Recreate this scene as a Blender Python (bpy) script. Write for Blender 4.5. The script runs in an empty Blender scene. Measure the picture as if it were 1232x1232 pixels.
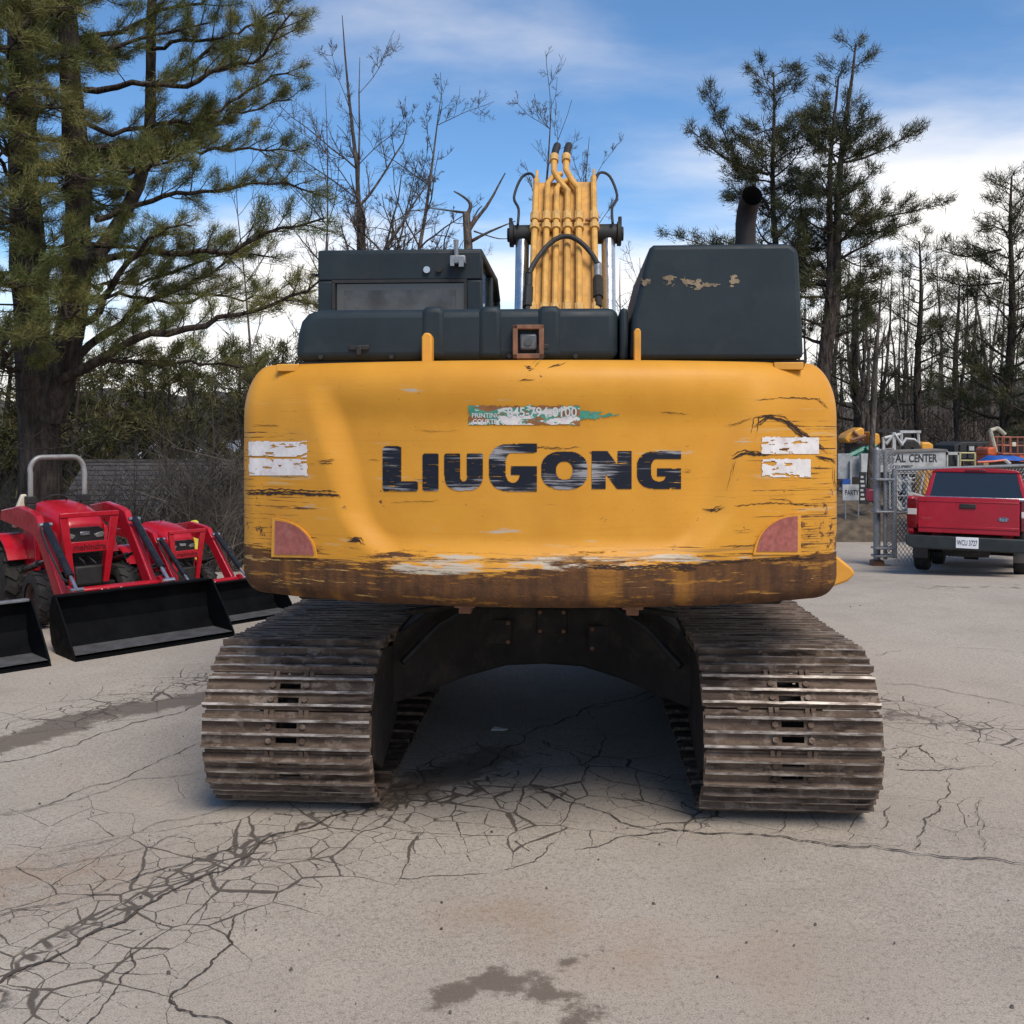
import bpy, bmesh, math, random
import numpy as np
from mathutils import Vector, Matrix, noise as mnoise
from mathutils.bvhtree import BVHTree

# ------------------------------------------------------------------ camera, sky, sun, exposure
S = bpy.context.scene
COL = S.collection
F, PX, HY, CH = 1232.0, 616.0, 512.0, 2.03      # focal length and principal point of the photograph, eye height
cam_d = bpy.data.cameras.new('camera'); cam = bpy.data.objects.new('camera', cam_d); COL.objects.link(cam)
cam_d.sensor_width = 36; cam_d.lens = 36; cam_d.shift_y = (HY - 616) / 1232
cam_d.clip_start = .1; cam_d.clip_end = 3000
cam.location = (0, 0, CH); cam.rotation_euler = (math.pi / 2, 0, 0)
S.camera = cam

SUN_EL, SUN_AZ = math.radians(54), math.radians(152)    # azimuth from +Y towards +X
W = bpy.data.worlds.new('World'); S.world = W; W.use_nodes = True
wt = W.node_tree; wt.nodes.clear()
def wn(t, **k):
    n = wt.nodes.new(t)
    for a, v in k.items(): setattr(n, a, v)
    return n
sky = wn('ShaderNodeTexSky', sky_type='NISHITA', sun_disc=False, sun_elevation=SUN_EL, sun_rotation=SUN_AZ,
         air_density=.8, dust_density=.1, ozone_density=3.0)
bg = wn('ShaderNodeBackground'); bg.inputs['Strength'].default_value = .13
tint = wn('ShaderNodeMix', data_type='RGBA', blend_type='MULTIPLY'); tint.inputs[0].default_value = 1; tint.inputs[7].default_value = (.66, .86, .95, 1)
wt.links.new(sky.outputs[0], tint.inputs[6]); wt.links.new(tint.outputs[2], bg.inputs[0])
tc = wn('ShaderNodeTexCoord'); sep = wn('ShaderNodeSeparateXYZ'); wt.links.new(tc.outputs['Generated'], sep.inputs[0])
def wm(op, a, b=0.0, c=0.0):
    n = wn('ShaderNodeMath', operation=op)
    for i, v in enumerate((a, b, c)):
        if isinstance(v, (int, float)): n.inputs[i].default_value = v
        else: wt.links.new(v, n.inputs[i])
    return n.outputs[0]
zz = wm('MAXIMUM', sep.outputs['Z'], .02)
den = wm('ADD', zz, .12)
cx, cy = wm('DIVIDE', sep.outputs['X'], den), wm('DIVIDE', sep.outputs['Y'], den)
cb = wn('ShaderNodeCombineXYZ'); wt.links.new(wm('MULTIPLY', cx, .75), cb.inputs[0]); wt.links.new(cy, cb.inputs[1]); cb.inputs[2].default_value = 3.7
n1 = wn('ShaderNodeTexNoise'); wt.links.new(cb.outputs[0], n1.inputs['Vector'])
n1.inputs['Scale'].default_value = .85; n1.inputs['Detail'].default_value = 8; n1.inputs['Roughness'].default_value = .52; n1.inputs['Distortion'].default_value = .15
# thin high cloud: more of it low over the horizon
low = wm('POWER', wm('SUBTRACT', 1.0, wm('MINIMUM', wm('MULTIPLY', zz, 1.9), 1.0)), 2.2)
xx = wm('MULTIPLY', sep.outputs['X'], .20)
cov = wm('ADD', wm('ADD', n1.outputs[0], wm('MULTIPLY', low, .66)), xx)
mr = wn('ShaderNodeMapRange', interpolation_type='SMOOTHSTEP')
mr.inputs['From Min'].default_value = .56; mr.inputs['From Max'].default_value = .92
wt.links.new(cov, mr.inputs['Value'])
fac = wm('MULTIPLY', mr.outputs[0], .92)
cl = wn('ShaderNodeBackground'); cl.inputs[0].default_value = (.98, .93, .87, 1); cl.inputs[1].default_value = .92
mx = wn('ShaderNodeMixShader'); wo = wn('ShaderNodeOutputWorld')
wt.links.new(fac, mx.inputs[0]); wt.links.new(bg.outputs[0], mx.inputs[1]); wt.links.new(cl.outputs[0], mx.inputs[2]); wt.links.new(mx.outputs[0], wo.inputs[0])

sd = bpy.data.lights.new('sun', 'SUN'); so = bpy.data.objects.new('sun', sd); COL.objects.link(so)
sd.energy = 2.7; sd.angle = math.radians(30); sd.color = (1, .90, .77)
to_sun = Vector((math.sin(SUN_AZ) * math.cos(SUN_EL), math.cos(SUN_AZ) * math.cos(SUN_EL), math.sin(SUN_EL)))
so.rotation_euler = to_sun.to_track_quat('Z', 'Y').to_euler(); so.location = to_sun * 60
S.view_settings.view_transform = 'Standard'; S.view_settings.look = 'None'
S.view_settings.exposure = 0.5; S.view_settings.gamma = 1; S.view_settings.use_curve_mapping = False
S.render.engine = 'CYCLES'
S.cycles.max_bounces = 6; S.cycles.transparent_max_bounces = 4

# ------------------------------------------------------------------ node helper
class NT:
    def __init__(s, name, rough=.6, metal=0.0, spec=.5):
        s.m = bpy.data.materials.new(name); s.m.use_nodes = True; s.t = s.m.node_tree; s.t.nodes.clear()
        s.o = s.n('ShaderNodeOutputMaterial'); s.b = s.n('ShaderNodeBsdfPrincipled'); s.l(s.b.outputs[0], s.o.inputs[0])
        s.b.inputs['Roughness'].default_value = rough; s.b.inputs['Metallic'].default_value = metal
        s.b.inputs['Specular IOR Level'].default_value = spec
        s._oc = None
    def n(s, t, **k):
        x = s.t.nodes.new(t)
        for a, v in k.items(): setattr(x, a, v)
        return x
    def l(s, a, b): s.t.links.new(a, b)
    def put(s, v, sock):
        if isinstance(v, bpy.types.NodeSocket): s.l(v, sock)
        elif isinstance(v, (tuple, list)): sock.default_value = tuple(v) + ((1,) if len(v) == 3 and sock.type == 'RGBA' else ())
        else: sock.default_value = v
    def oc(s):
        if s._oc is None: s._oc = s.n('ShaderNodeTexCoord').outputs['Object']
        return s._oc
    def xyz(s, v=None):
        q = s.n('ShaderNodeSeparateXYZ'); s.l(v or s.oc(), q.inputs[0]); return q.outputs[0], q.outputs[1], q.outputs[2]
    def M(s, op, a, b=0.0, c=0.0):
        x = s.n('ShaderNodeMath', operation=op)
        for i, v in enumerate((a, b, c)): s.put(v, x.inputs[i])
        return x.outputs[0]
    def scale(s, v, sc):
        x = s.n('ShaderNodeMapping'); x.inputs['Scale'].default_value = sc; s.l(v or s.oc(), x.inputs[0]); return x.outputs[0]
    def noise(s, scale=5, detail=4, rough=.55, vec=None, dist=0.0):
        x = s.n('ShaderNodeTexNoise'); s.l(vec or s.oc(), x.inputs['Vector'])
        x.inputs['Scale'].default_value = scale; x.inputs['Detail'].default_value = detail
        x.inputs['Roughness'].default_value = rough; x.inputs['Distortion'].default_value = dist
        return x.outputs[0]
    def vor(s, scale, vec=None, feature='DISTANCE_TO_EDGE', out=0):
        x = s.n('ShaderNodeTexVoronoi', feature=feature); s.l(vec or s.oc(), x.inputs['Vector']); x.inputs['Scale'].default_value = scale
        return x.outputs[out]
    def sm(s, v, a, b, lo=0.0, hi=1.0):
        x = s.n('ShaderNodeMapRange', interpolation_type='SMOOTHSTEP')
        s.put(v, x.inputs['Value']); s.put(a, x.inputs['From Min']); s.put(b, x.inputs['From Max']); s.put(lo, x.inputs['To Min']); s.put(hi, x.inputs['To Max'])
        return x.outputs[0]
    def mix(s, f, a, b, mode='MIX'):
        x = s.n('ShaderNodeMix', data_type='RGBA', blend_type=mode)
        s.put(f, x.inputs[0]); s.put(a, x.inputs[6]); s.put(b, x.inputs[7]); return x.outputs[2]
    def attr(s, nm): return s.n('ShaderNodeAttribute', attribute_name=nm).outputs['Fac']
    def bump(s, h, strength=.3, dist=.01):
        x = s.n('ShaderNodeBump'); x.inputs['Strength'].default_value = strength; x.inputs['Distance'].default_value = dist
        s.l(h, x.inputs['Height']); s.l(x.outputs[0], s.b.inputs['Normal'])
    def col(s, v): s.put(v, s.b.inputs['Base Color']); return s
    def rough(s, v): s.put(v, s.b.inputs['Roughness']); return s

def simple(name, c, rough=.5, metal=0.0, var=.25, sc=6, dirt=None, dirt_amt=.35, bump=.0, spec=.5):
    t = NT(name, rough, metal, spec)
    n = t.noise(sc, 6, .6)
    d = tuple(x * (1 - var) for x in c); l = tuple(min(1, x * (1 + var * .6)) for x in c)
    k = t.mix(t.sm(n, .3, .7), d, l)
    if dirt:
        k = t.mix(t.M('MULTIPLY', t.sm(t.noise(sc * .6, 8, .7), .5, .75), dirt_amt), k, dirt)
    t.col(k)
    t.rough(t.sm(t.noise(sc * 2, 4), .2, .8, max(.03, rough - .1), min(1, rough + .12)))
    if bump: t.bump(t.noise(sc * 8, 5, .7), bump, .01)
    return t.m

# ------------------------------------------------------------------ mesh helpers
class MB:
    def __init__(s): s.v = []; s.f = []; s.mi = []
    def add(s, vs, fs, mi=0):
        o = len(s.v); s.v += [tuple(p) for p in vs]; s.f += [tuple(i + o for i in f) for f in fs]; s.mi += [mi] * len(fs); return s
    def box(s, c, size, rot=None, mi=0):
        hx, hy, hz = (q / 2 for q in size)
        vs = [Vector((x, y, z)) for x in (-hx, hx) for y in (-hy, hy) for z in (-hz, hz)]
        if rot is not None: vs = [rot @ p for p in vs]
        vs = [p + Vector(c) for p in vs]
        return s.add(vs, [(0, 1, 3, 2), (4, 6, 7, 5), (0, 4, 5, 1), (2, 3, 7, 6), (0, 2, 6, 4), (1, 5, 7, 3)], mi)
    def bb(s, x0, x1, y0, y1, z0, z1, mi=0):
        return s.box(((x0 + x1) / 2, (y0 + y1) / 2, (z0 + z1) / 2), (abs(x1 - x0), abs(y1 - y0), abs(z1 - z0)), None, mi)
    def tube(s, pts, r, n=8, mi=0, cap=True):
        pts = [Vector(p) for p in pts]
        if isinstance(r, (int, float)): r = [r] * len(pts)
        vs, fs = [], []
        t0 = (pts[1] - pts[0]).normalized()
        up = Vector((0, 0, 1)) if abs(t0.z) < .9 else Vector((1, 0, 0))
        a = t0.cross(up).normalized()
        for i, p in enumerate(pts):
            t = ((pts[min(i + 1, len(pts) - 1)]) - pts[max(i - 1, 0)]).normalized()
            a = (a - t * a.dot(t)).normalized(); b = t.cross(a)
            for k in range(n):
                w = 2 * math.pi * k / n
                vs.append(p + (a * math.cos(w) + b * math.sin(w)) * r[i])
        for i in range(len(pts) - 1):
            for k in range(n):
                fs.append((i * n + k, i * n + (k + 1) % n, (i + 1) * n + (k + 1) % n, (i + 1) * n + k))
        if cap:
            fs.append(tuple(range(n))[::-1]); fs.append(tuple((len(pts) - 1) * n + k for k in range(n)))
        return s.add(vs, fs, mi)
    def cyl(s, a, b, r, n=16, mi=0): return s.tube([a, b], r, n, mi)
    def prism(s, poly, axis, a, b, mi=0):
        """poly of 2-D points, extruded along axis x|y|z from a to b"""
        def P(u, v, w): return {'x': (w, u, v), 'y': (u, w, v), 'z': (u, v, w)}[axis]
        n = len(poly)
        vs = [P(u, v, a) for u, v in poly] + [P(u, v, b) for u, v in poly]
        fs = [tuple(range(n)), tuple(range(n, 2 * n))[::-1]] + [(i, n + i, n + (i + 1) % n, (i + 1) % n) for i in range(n)]
        return s.add(vs, fs, mi)
    def lathe(s, prof, c, axis='x', n=24, mi=0):
        """prof list of (radius, along)"""
        vs, fs = [], []
        for r, w in prof:
            for k in range(n):
                q = 2 * math.pi * k / n; u, v = r * math.cos(q), r * math.sin(q)
                p = {'x': (w, u, v), 'y': (u, w, v), 'z': (u, v, w)}[axis]
                vs.append((p[0] + c[0], p[1] + c[1], p[2] + c[2]))
        for i in range(len(prof) - 1):
            for k in range(n):
                fs.append((i * n + k, i * n + (k + 1) % n, (i + 1) * n + (k + 1) % n, (i + 1) * n + k))
        return s.add(vs, fs, mi)
    def mesh(s, name, mats, smooth=True, angle=35, fix=True):
        me = bpy.data.meshes.new(name); me.from_pydata(s.v, [], s.f)
        for m in (mats if isinstance(mats, (list, tuple)) else [mats]): me.materials.append(m)
        if any(s.mi): me.polygons.foreach_set('material_index', s.mi)
        if fix:
            b = bmesh.new(); b.from_mesh(me); bmesh.ops.recalc_face_normals(b, faces=b.faces); b.to_mesh(me); b.free()
        if smooth:
            me.shade_smooth(); me.set_sharp_from_angle(angle=math.radians(angle))
        me.update(); return me
    def build(s, name, mats, parent=None, bevel=0, seg=2, smooth=True, angle=35, label=None, fix=True):
        o = bpy.data.objects.new(name, s.mesh(name, mats, smooth, angle, fix)); COL.objects.link(o)
        if parent is not None: o.parent = parent
        if bevel:
            m = o.modifiers.new('bevel', 'BEVEL'); m.width = bevel; m.segments = seg; m.limit_method = 'ANGLE'; m.angle_limit = math.radians(40); m.harden_normals = False
        if label: o['label'] = label
        return o

def tag(o, label=None, cat=None, group=None, kind=None):
    if label: o['label'] = label
    if cat: o['category'] = cat
    if group: o['group'] = group
    if kind: o['kind'] = kind
    return o
def thing(name, label, cat, loc=(0, 0, 0), rot=(0, 0, 0), group=None, scale=1):
    o = bpy.data.objects.new(name, None); COL.objects.link(o); o.location = loc; o.rotation_euler = rot; o.scale = (scale,) * 3
    o.empty_display_size = .2
    return tag(o, label, cat, group)
def link(name, me, parent, loc=None, rot=None):
    o = bpy.data.objects.new(name, me); COL.objects.link(o); o.parent = parent
    if loc is not None: o.location = loc
    if rot is not None: o.rotation_euler = rot
    return o
def dup(o, parent=None):
    c = o.copy(); COL.objects.link(c)
    if parent is not None: c.parent = parent
    for ch in list(o.children): dup(ch, c)
    return c
def empty(name, parent):
    o = bpy.data.objects.new(name, None); COL.objects.link(o); o.parent = parent; return o

def at(x, y, Y): return Vector(((x - PX) * Y / F, Y, CH - (y - HY) * Y / F))     # photograph pixel at a distance -> place
def sstep(x, a, b):
    t = np.clip((np.asarray(x, float) - a) / (b - a), 0, 1); return t * t * (3 - 2 * t)
def gz(x, y):
    y_ = np.asarray(y, float); x_ = np.asarray(x, float)
    z = -.0085 * np.clip(y_ - 10.5, 0, 7.5) ** 2 - .07 * sstep(y_, 18, 21)
    z = z - 3.2 * sstep(y_, 15.5, 25) * sstep(-x_, 3.5, 7)
    return z + 2.2 * sstep(y_, 38, 62)
def gpt(x, y):                       # photograph pixel on the near flat ground
    Y = CH * F / max(y - HY, 1); return ((x - PX) * Y / F, Y)

def text_mesh(s, bold=0.0):
    cu = bpy.data.curves.new('t', 'FONT'); cu.body = s; cu.offset = bold; cu.resolution_u = 3
    o = bpy.data.objects.new('t', cu); COL.objects.link(o)
    dg = bpy.context.evaluated_depsgraph_get(); me = bpy.data.meshes.new_from_object(o.evaluated_get(dg))
    v = [(p.co.x, p.co.y) for p in me.vertices]; f = [tuple(p.vertices) for p in me.polygons]
    bpy.data.objects.remove(o); bpy.data.curves.remove(cu); bpy.data.meshes.remove(me)
    a = np.array(v); a -= a.min(0); a /= a.max(0)
    return a, f                      # unit box
def text_part(name, s, m, parent, origin, ux, uz, w, h, bold=.02, label=None):
    a, f = text_mesh(s, bold); O, U, V = Vector(origin), Vector(ux), Vector(uz)
    return MB().add([O + U * (p[0] * w) + V * (p[1] * h) for p in a], f).build(name, m, parent, smooth=False, label=label)

# ------------------------------------------------------------------ materials
def M_counterweight():
    t = NT('yellow_paint_worn', .5, 0, .3)
    x, y, z = t.xyz()
    ax = t.M('ABSOLUTE', x)
    base = t.mix(t.sm(t.noise(3, 5), .3, .7), (.54, .240, .021), (.61, .285, .029))
    fine = t.noise(1, 8, .7, t.scale(None, (2.2, 2.2, 40)))
    base = t.mix(t.M('MULTIPLY', t.sm(fine, .55, .75), .35), base, (.45, .20, .02))
    # scratches, horizontal, mostly on the corners and lower lip
    s1 = t.noise(1, 8, .66, t.scale(None, (2.1, 2.1, 95)))
    s2 = t.noise(1, 4, .6, t.scale(None, (5, 5, 26)))
    zone = t.M('ADD', t.M('MULTIPLY', t.sm(ax, .86, 1.22), t.sm(z, 2.2, 2.0)), t.M('MULTIPLY', t.sm(z, 1.56, 1.40), .9))
    zone = t.M('ADD', t.M('MINIMUM', zone, 1.0), .0)
    thr = t.M('SUBTRACT', .700, t.M('MULTIPLY', zone, .135))
    scr = t.sm(s1, thr, t.M('ADD', thr, .025))
    scr = t.M('MULTIPLY', scr, t.sm(s2, .40, .52))
    s3 = t.noise(1, 9, .72, t.scale(None, (.9, .9, 150)))
    base = t.mix(t.M('MULTIPLY', t.sm(s3, .57, .63), t.M('ADD', .10, t.M('MULTIPLY', zone, .30))), base, (.26, .12, .025))
    grm = t.noise(1, 7, .65, t.scale(None, (2.5, 2.5, 5)))
    base = t.mix(t.M('MULTIPLY', t.sm(grm, .50, .72), t.M('ADD', .10, t.M('MULTIPLY', zone, .22))), base, (.33, .17, .045))
    pale = t.sm(t.noise(1, 6, .6, t.scale(None, (2.6, 2.6, 30))), .60, .66)
    base = t.mix(t.M('MULTIPLY', t.M('MULTIPLY', pale, zone), .45), base, (.50, .40, .24))
    base = t.mix(scr, base, t.mix(t.noise(30, 3), (.05, .022, .012), (.12, .06, .035)))
    # chipped blotches near the outer edges
    ch = t.noise(16, 10, .78)
    edge = t.M('MULTIPLY', t.sm(ax, 1.12, 1.38), t.sm(z, 2.0, 1.45))
    base = t.mix(t.sm(t.M('ADD', ch, t.M('MULTIPLY', edge, .10)), .645, .665), base, (.085, .038, .02))
    # bare whitish primer band over the lip
    wn_ = t.noise(1, 8, .65, t.scale(None, (2.0, 2.0, 16)))
    wz = t.M('MULTIPLY', t.sm(z, 1.325, 1.375), t.sm(z, 1.465, 1.425))
    wx = t.M('MULTIPLY', t.sm(ax, 1.05, .6), wz)
    base = t.mix(t.sm(t.M('ADD', wn_, t.M('MULTIPLY', wx, .19)), .64, .70), base, t.mix(fine, (.34, .28, .20), (.52, .46, .38)))
    # rusted lip
    rn = t.noise(1, 10, .72, t.scale(None, (1.9, 1.9, 15)))
    rl = t.M('SUBTRACT', 1.385, t.M('MULTIPLY', t.M('SUBTRACT', .5, rn), .50))
    rl = t.M('ADD', rl, t.M('MULTIPLY', t.sm(ax, .9, 1.35), .045))
    rust = t.sm(z, t.M('ADD', rl, .016), t.M('SUBTRACT', rl, .012))
    vs = t.noise(1, 6, .6, t.scale(None, (16, 16, 1.4)))
    rc = t.mix(t.sm(t.M('ADD', t.M('MULTIPLY', vs, .5), t.M('MULTIPLY', t.noise(14, 9, .75), .5)), .36, .62), (.050, .024, .013), (.115, .050, .018))
    rc = t.mix(t.sm(t.noise(1, 4, .5, t.scale(None, (5, 5, .8))), .60, .72), rc, (.23, .10, .02))
    rc = t.mix(t.M('MULTIPLY', t.sm(t.noise(1, 7, .7, t.scale(None, (3, 3, 44))), .60, .64), t.sm(ax, .1, .7)), rc, (.45, .27, .09))
    st = t.sm(t.noise(1, 9, .7, t.scale(None, (1.3, 1.3, 46))), .53, .60); stz = t.M('MULTIPLY', t.sm(z, 1.31, 1.36), t.sm(z, 1.50, 1.43))
    base = t.mix(t.M('MULTIPLY', t.M('MULTIPLY', st, stz), .85), base, t.mix(t.noise(1, 5, .6, t.scale(None, (3, 3, 60))), (.10, .045, .02), (.36, .22, .09)))
    rc = t.mix(t.M('MULTIPLY', t.sm(t.noise(1, 8, .74, t.scale(None, (3, 3, 20))), .56, .61), .75), rc, t.mix(t.noise(40, 4), (.40, .20, .03), (.28, .11, .02)))
    base = t.mix(rust, base, rc)
    t.col(base); t.rough(t.mix(t.M('MAXIMUM', rust, scr), (.50, .50, .50), (.88, .88, .88)))
    h = t.M('SUBTRACT', t.M('MULTIPLY', t.noise(60, 3), .15), t.M('ADD', t.M('MULTIPLY', scr, .6), t.M('MULTIPLY', rust, t.noise(70, 4, .7))))
    t.bump(h, .6, .007)
    return t.m
def M_track():
    t = NT('rusty_track_steel', .85, .0, .22)
    oi = t.n('ShaderNodeObjectInfo').outputs['Random']
    v = t.n('ShaderNodeVectorMath', operation='ADD'); t.l(t.oc(), v.inputs[0])
    cb = t.n('ShaderNodeCombineXYZ'); t.l(t.M('MULTIPLY', oi, 37.0), cb.inputs[0]); t.l(cb.outputs[0], v.inputs[1])
    V = v.outputs[0]
    a = t.noise(1, 8, .65, t.scale(V, (4, 14, 14))); b = t.noise(11, 6, .65, V)
    c = t.mix(t.sm(a, .35, .65), (.080, .056, .042), (.188, .136, .102))
    c = t.mix(t.sm(b, .52, .62), c, (.255, .20, .160))
    c = t.mix(t.sm(t.noise(1, 6, .6, t.scale(V, (2.2, 9, 9))), .55, .64), c, (.032, .024, .020))
    c = t.mix(t.M('MULTIPLY', oi, .3), c, (.065, .040, .026))
    t.col(c); t.rough(t.sm(b, .3, .7, .75, .95)); t.bump(t.M('ADD', t.noise(45, 6, .7, V), t.M('MULTIPLY', t.noise(9, 6, .7, V), 1.5)), .8, .008)
    return t.m
def M_worn():
    t = NT('worn_grouser_edge', .5, .35)
    oi = t.n('ShaderNodeObjectInfo').outputs['Random']
    v = t.n('ShaderNodeVectorMath', operation='ADD'); t.l(t.oc(), v.inputs[0])
    cb = t.n('ShaderNodeCombineXYZ'); t.l(t.M('MULTIPLY', oi, 37.0), cb.inputs[0]); t.l(cb.outputs[0], v.inputs[1])
    n = t.noise(1, 8, .7, t.scale(v.outputs[0], (7, 30, 30)))
    t.col(t.mix(t.sm(n, .38, .66), (.10, .075, .060), (.46, .42, .38))); t.bump(n, .4, .004)
    return t.m
def M_letter():
    t = NT('charcoal_letter_film', .6, 0, .15)
    s = t.noise(1, 8, .68, t.scale(None, (2.6, 2.6, 62)))
    b = t.noise(1, 3, .5, t.scale(None, (3.0, 3.0, 9)))
    m = t.sm(t.M('ADD', s, t.M('MULTIPLY', t.M('SUBTRACT', b, .5), .75)), .53, .66)
    c = t.mix(m, (.012, .015, .024), (.27, .27, .29))
    c = t.mix(t.sm(t.noise(1, 7, .7, t.scale(None, (3, 3, 80))), .63, .66), c, (.6, .28, .03))
    t.col(c); return t.m
def M_ground():
    t = NT('weathered_asphalt', .88, 0, .35)
    P = t.n('ShaderNodeNewGeometry').outputs['Position']
    big = t.noise(.35, 5, .55, P); mid = t.noise(2.2, 7, .62, P); fin = t.noise(38, 6, .75, P); gr = t.noise(150, 3, .7, P)
    c = t.mix(t.sm(big, .3, .7), (.305, .262, .214), (.405, .355, .298))
    c = t.mix(t.M('MULTIPLY', t.sm(mid, .42, .68), .55), c, (.44, .385, .32))
    c = t.mix(t.M('MULTIPLY', t.sm(t.noise(1.1, 8, .7, P), .54, .70), .45), c, (.24, .19, .15))
    c = t.mix(t.M('MULTIPLY', t.sm(fin, .48, .66), .62), c, (.17, .145, .122))
    c = t.mix(t.M('MULTIPLY', t.sm(t.noise(14, 8, .8, P, .4), .56, .70), .55), c, (.19, .165, .14))
    c = t.mix(t.M('MULTIPLY', t.sm(t.noise(1, 8, .75, t.scale(P, (1.1, 3.2, 1))), .55, .72), .5), c, (.42, .38, .33))
    c = t.mix(t.M('MULTIPLY', t.sm(gr, .55, .66), .75), c, (.50, .46, .41))
    c = t.mix(t.M('MULTIPLY', t.sm(gr, .45, .36), .75), c, (.12, .105, .095))
    c = t.mix(t.M('MULTIPLY', t.sm(t.noise(9, 8, .8, P), .66, .72), .5), c, (.13, .10, .08))
    rust = t.attr('rusty'); c = t.mix(t.M('MULTIPLY', rust, t.sm(mid, .3, .65)), c, (.27, .17, .10))
    # damp and oil marks, and other darker patches
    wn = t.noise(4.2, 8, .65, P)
    damp_and_dark = t.sm(t.M('ADD', t.attr('damp_and_dark'), t.M('MULTIPLY', t.M('SUBTRACT', t.noise(5.5, 9, .74, P), .5), 1.9)), .46, .72)
    c = t.mix(t.M('MULTIPLY', damp_and_dark, .82), c, t.mix(fin, (.085, .064, .048), (.150, .118, .092)))
    # alligator cracking
    wv = t.n('ShaderNodeVectorMath', operation='ADD'); t.l(P, wv.inputs[0])
    wc = t.n('ShaderNodeTexNoise'); t.l(P, wc.inputs['Vector']); wc.inputs['Scale'].default_value = 3.5; wc.inputs['Detail'].default_value = 5
    ws = t.n('ShaderNodeVectorMath', operation='SCALE'); t.l(wc.outputs['Color'], ws.inputs[0]); ws.inputs['Scale'].default_value = .10
    t.l(ws.outputs[0], wv.inputs[1])
    flat = t.scale(wv.outputs[0], (1, 1.0, 0.0))
    ck = t.attr('crack')
    rag = t.M('MULTIPLY', t.M('SUBTRACT', t.noise(42, 5, .7, P), .5), .055)
    e1 = t.M('ADD', t.vor(6.3, flat), rag); e2 = t.vor(2.3, flat); e3 = t.vor(9.5, flat)
    wnv = t.noise(5, 5, .6, P)
    w1 = t.M('MULTIPLY', t.sm(ck, .30, .95), t.M('ADD', .012, t.M('MULTIPLY', t.sm(wnv, .35, .75), .032)))
    l1 = t.sm(e1, t.M('ADD', w1, .004), t.M('MULTIPLY', w1, .55))
    l1 = t.M('MULTIPLY', l1, t.sm(t.M('ADD', ck, t.M('MULTIPLY', t.M('SUBTRACT', wn, .5), .5)), .31, .37))
    w2 = t.M('MULTIPLY', t.M('MULTIPLY', t.sm(ck, .12, .8), t.sm(wnv, .25, .75)), .030)
    l2 = t.M('MULTIPLY', t.sm(e2, t.M('ADD', w2, .003), t.M('MULTIPLY', w2, .5)), t.sm(ck, .10, .25))
    l3 = t.M('MULTIPLY', t.sm(e3, .10, .045), t.sm(t.M('ADD', ck, t.M('MULTIPLY', t.M('SUBTRACT', t.noise(2.4, 6, .6, P), .5), .9)), .80, .90))
    l1 = t.M('MAXIMUM', l1, l3)
    fill = t.sm(t.M('ADD', t.M('MULTIPLY', ck, .58), t.M('MULTIPLY', t.noise(3.1, 8, .7, P), .60)), .90, .95)
    fill = t.M('MULTIPLY', fill, t.sm(e1, .20, .10))
    cr = t.M('MAXIMUM', t.M('MAXIMUM', l1, l2), t.M('MULTIPLY', fill, .9))
    c = t.mix(t.M('MULTIPLY', cr, .93), c, t.mix(fin, (.046, .037, .030), (.11, .089, .072)))
    # loose earth and leaf litter beyond the yard
    dn = t.noise(1.6, 9, .72, P)
    dc = t.mix(t.sm(dn, .35, .65), (.06, .044, .030), (.15, .115, .08))
    c = t.mix(t.attr('earth'), c, dc)
    t.col(c); t.rough(t.M('SUBTRACT', .9, t.M('MULTIPLY', damp_and_dark, .25)))
    t.bump(t.M('SUBTRACT', t.M('ADD', t.M('MULTIPLY', gr, .35), t.M('MULTIPLY', fin, .5)), t.M('MULTIPLY', cr, 1.2)), .55, .012)
    return t.m
def M_bark(name, a, b):
    t = NT(name, .92, 0, .2)
    n = t.noise(1, 8, .7, t.scale(None, (9, 9, 2.2)))
    t.col(t.mix(t.sm(n, .35, .68), a, b)); t.bump(t.M('ADD', n, t.M('MULTIPLY', t.vor(9, t.scale(None, (1, 1, .35))), 1.2)), 1.0, .06); return t.m
def M_needles(name, a, b, c):
    t = NT(name, .6, 0, .25)
    n = t.noise(.8, 4, .6)
    r = t.n('ShaderNodeNewGeometry').outputs['Random Per Island']
    k = t.mix(t.sm(n, .4, .62), a, b); k = t.mix(t.sm(r, .72, .95, 0, .75), k, c)
    t.col(k); t.b.inputs['Subsurface Weight'].default_value = 0
    return t.m
YELLOW = simple('yellow_paint', (.62, .285, .03), .45, 0, .15, 5, (.13, .07, .03), .5)
BOOMY = simple('faded_yellow_paint', (.58, .31, .068), .55, 0, .2, 9, (.22, .12, .05), .5)
CWM = M_counterweight(); TRK = M_track(); WORN = M_worn(); LET = M_letter()
HOOD = simple('charcoal_blue_panel', (.016, .0265, .034), .55, 0, .18, 4, (.05, .055, .055), .5, .08, .28)
CABM = simple('charcoal_cab_paint', (.0145, .0235, .030), .55, 0, .2, 4, (.045, .047, .047), .4, 0, .28)
BLACK = simple('black_rubber', (.014, .014, .015), .65, 0, .3, 14, (.05, .045, .04), .4)
FRAME = simple('grimy_dark_steel', (.020, .016, .014), .85, .0, .35, 8, (.075, .055, .040), .7, .3)
CHROME = simple('chrome_rod', (.52, .54, .56), .28, .9, .08, 6)
STEEL = simple('galvanised_steel', (.25, .265, .28), .45, .55, .2, 18)
RUSTY = simple('rust_brown_paint', (.20, .095, .055), .75, 0, .35, 14, (.07, .035, .02), .6, .2)
EXH = simple('sooty_exhaust', (.016, .012, .013), .7, .1, .4, 10, (.10, .05, .03), .5)
SOOT = simple('exhaust_soot', (.006, .006, .006), .95)
def glass(name, c, rough=.05):
    t = NT(name, rough, 0, .8); t.col(c); return t.m
GLASS = glass('dark_window_glass', (.018, .022, .026))
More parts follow.
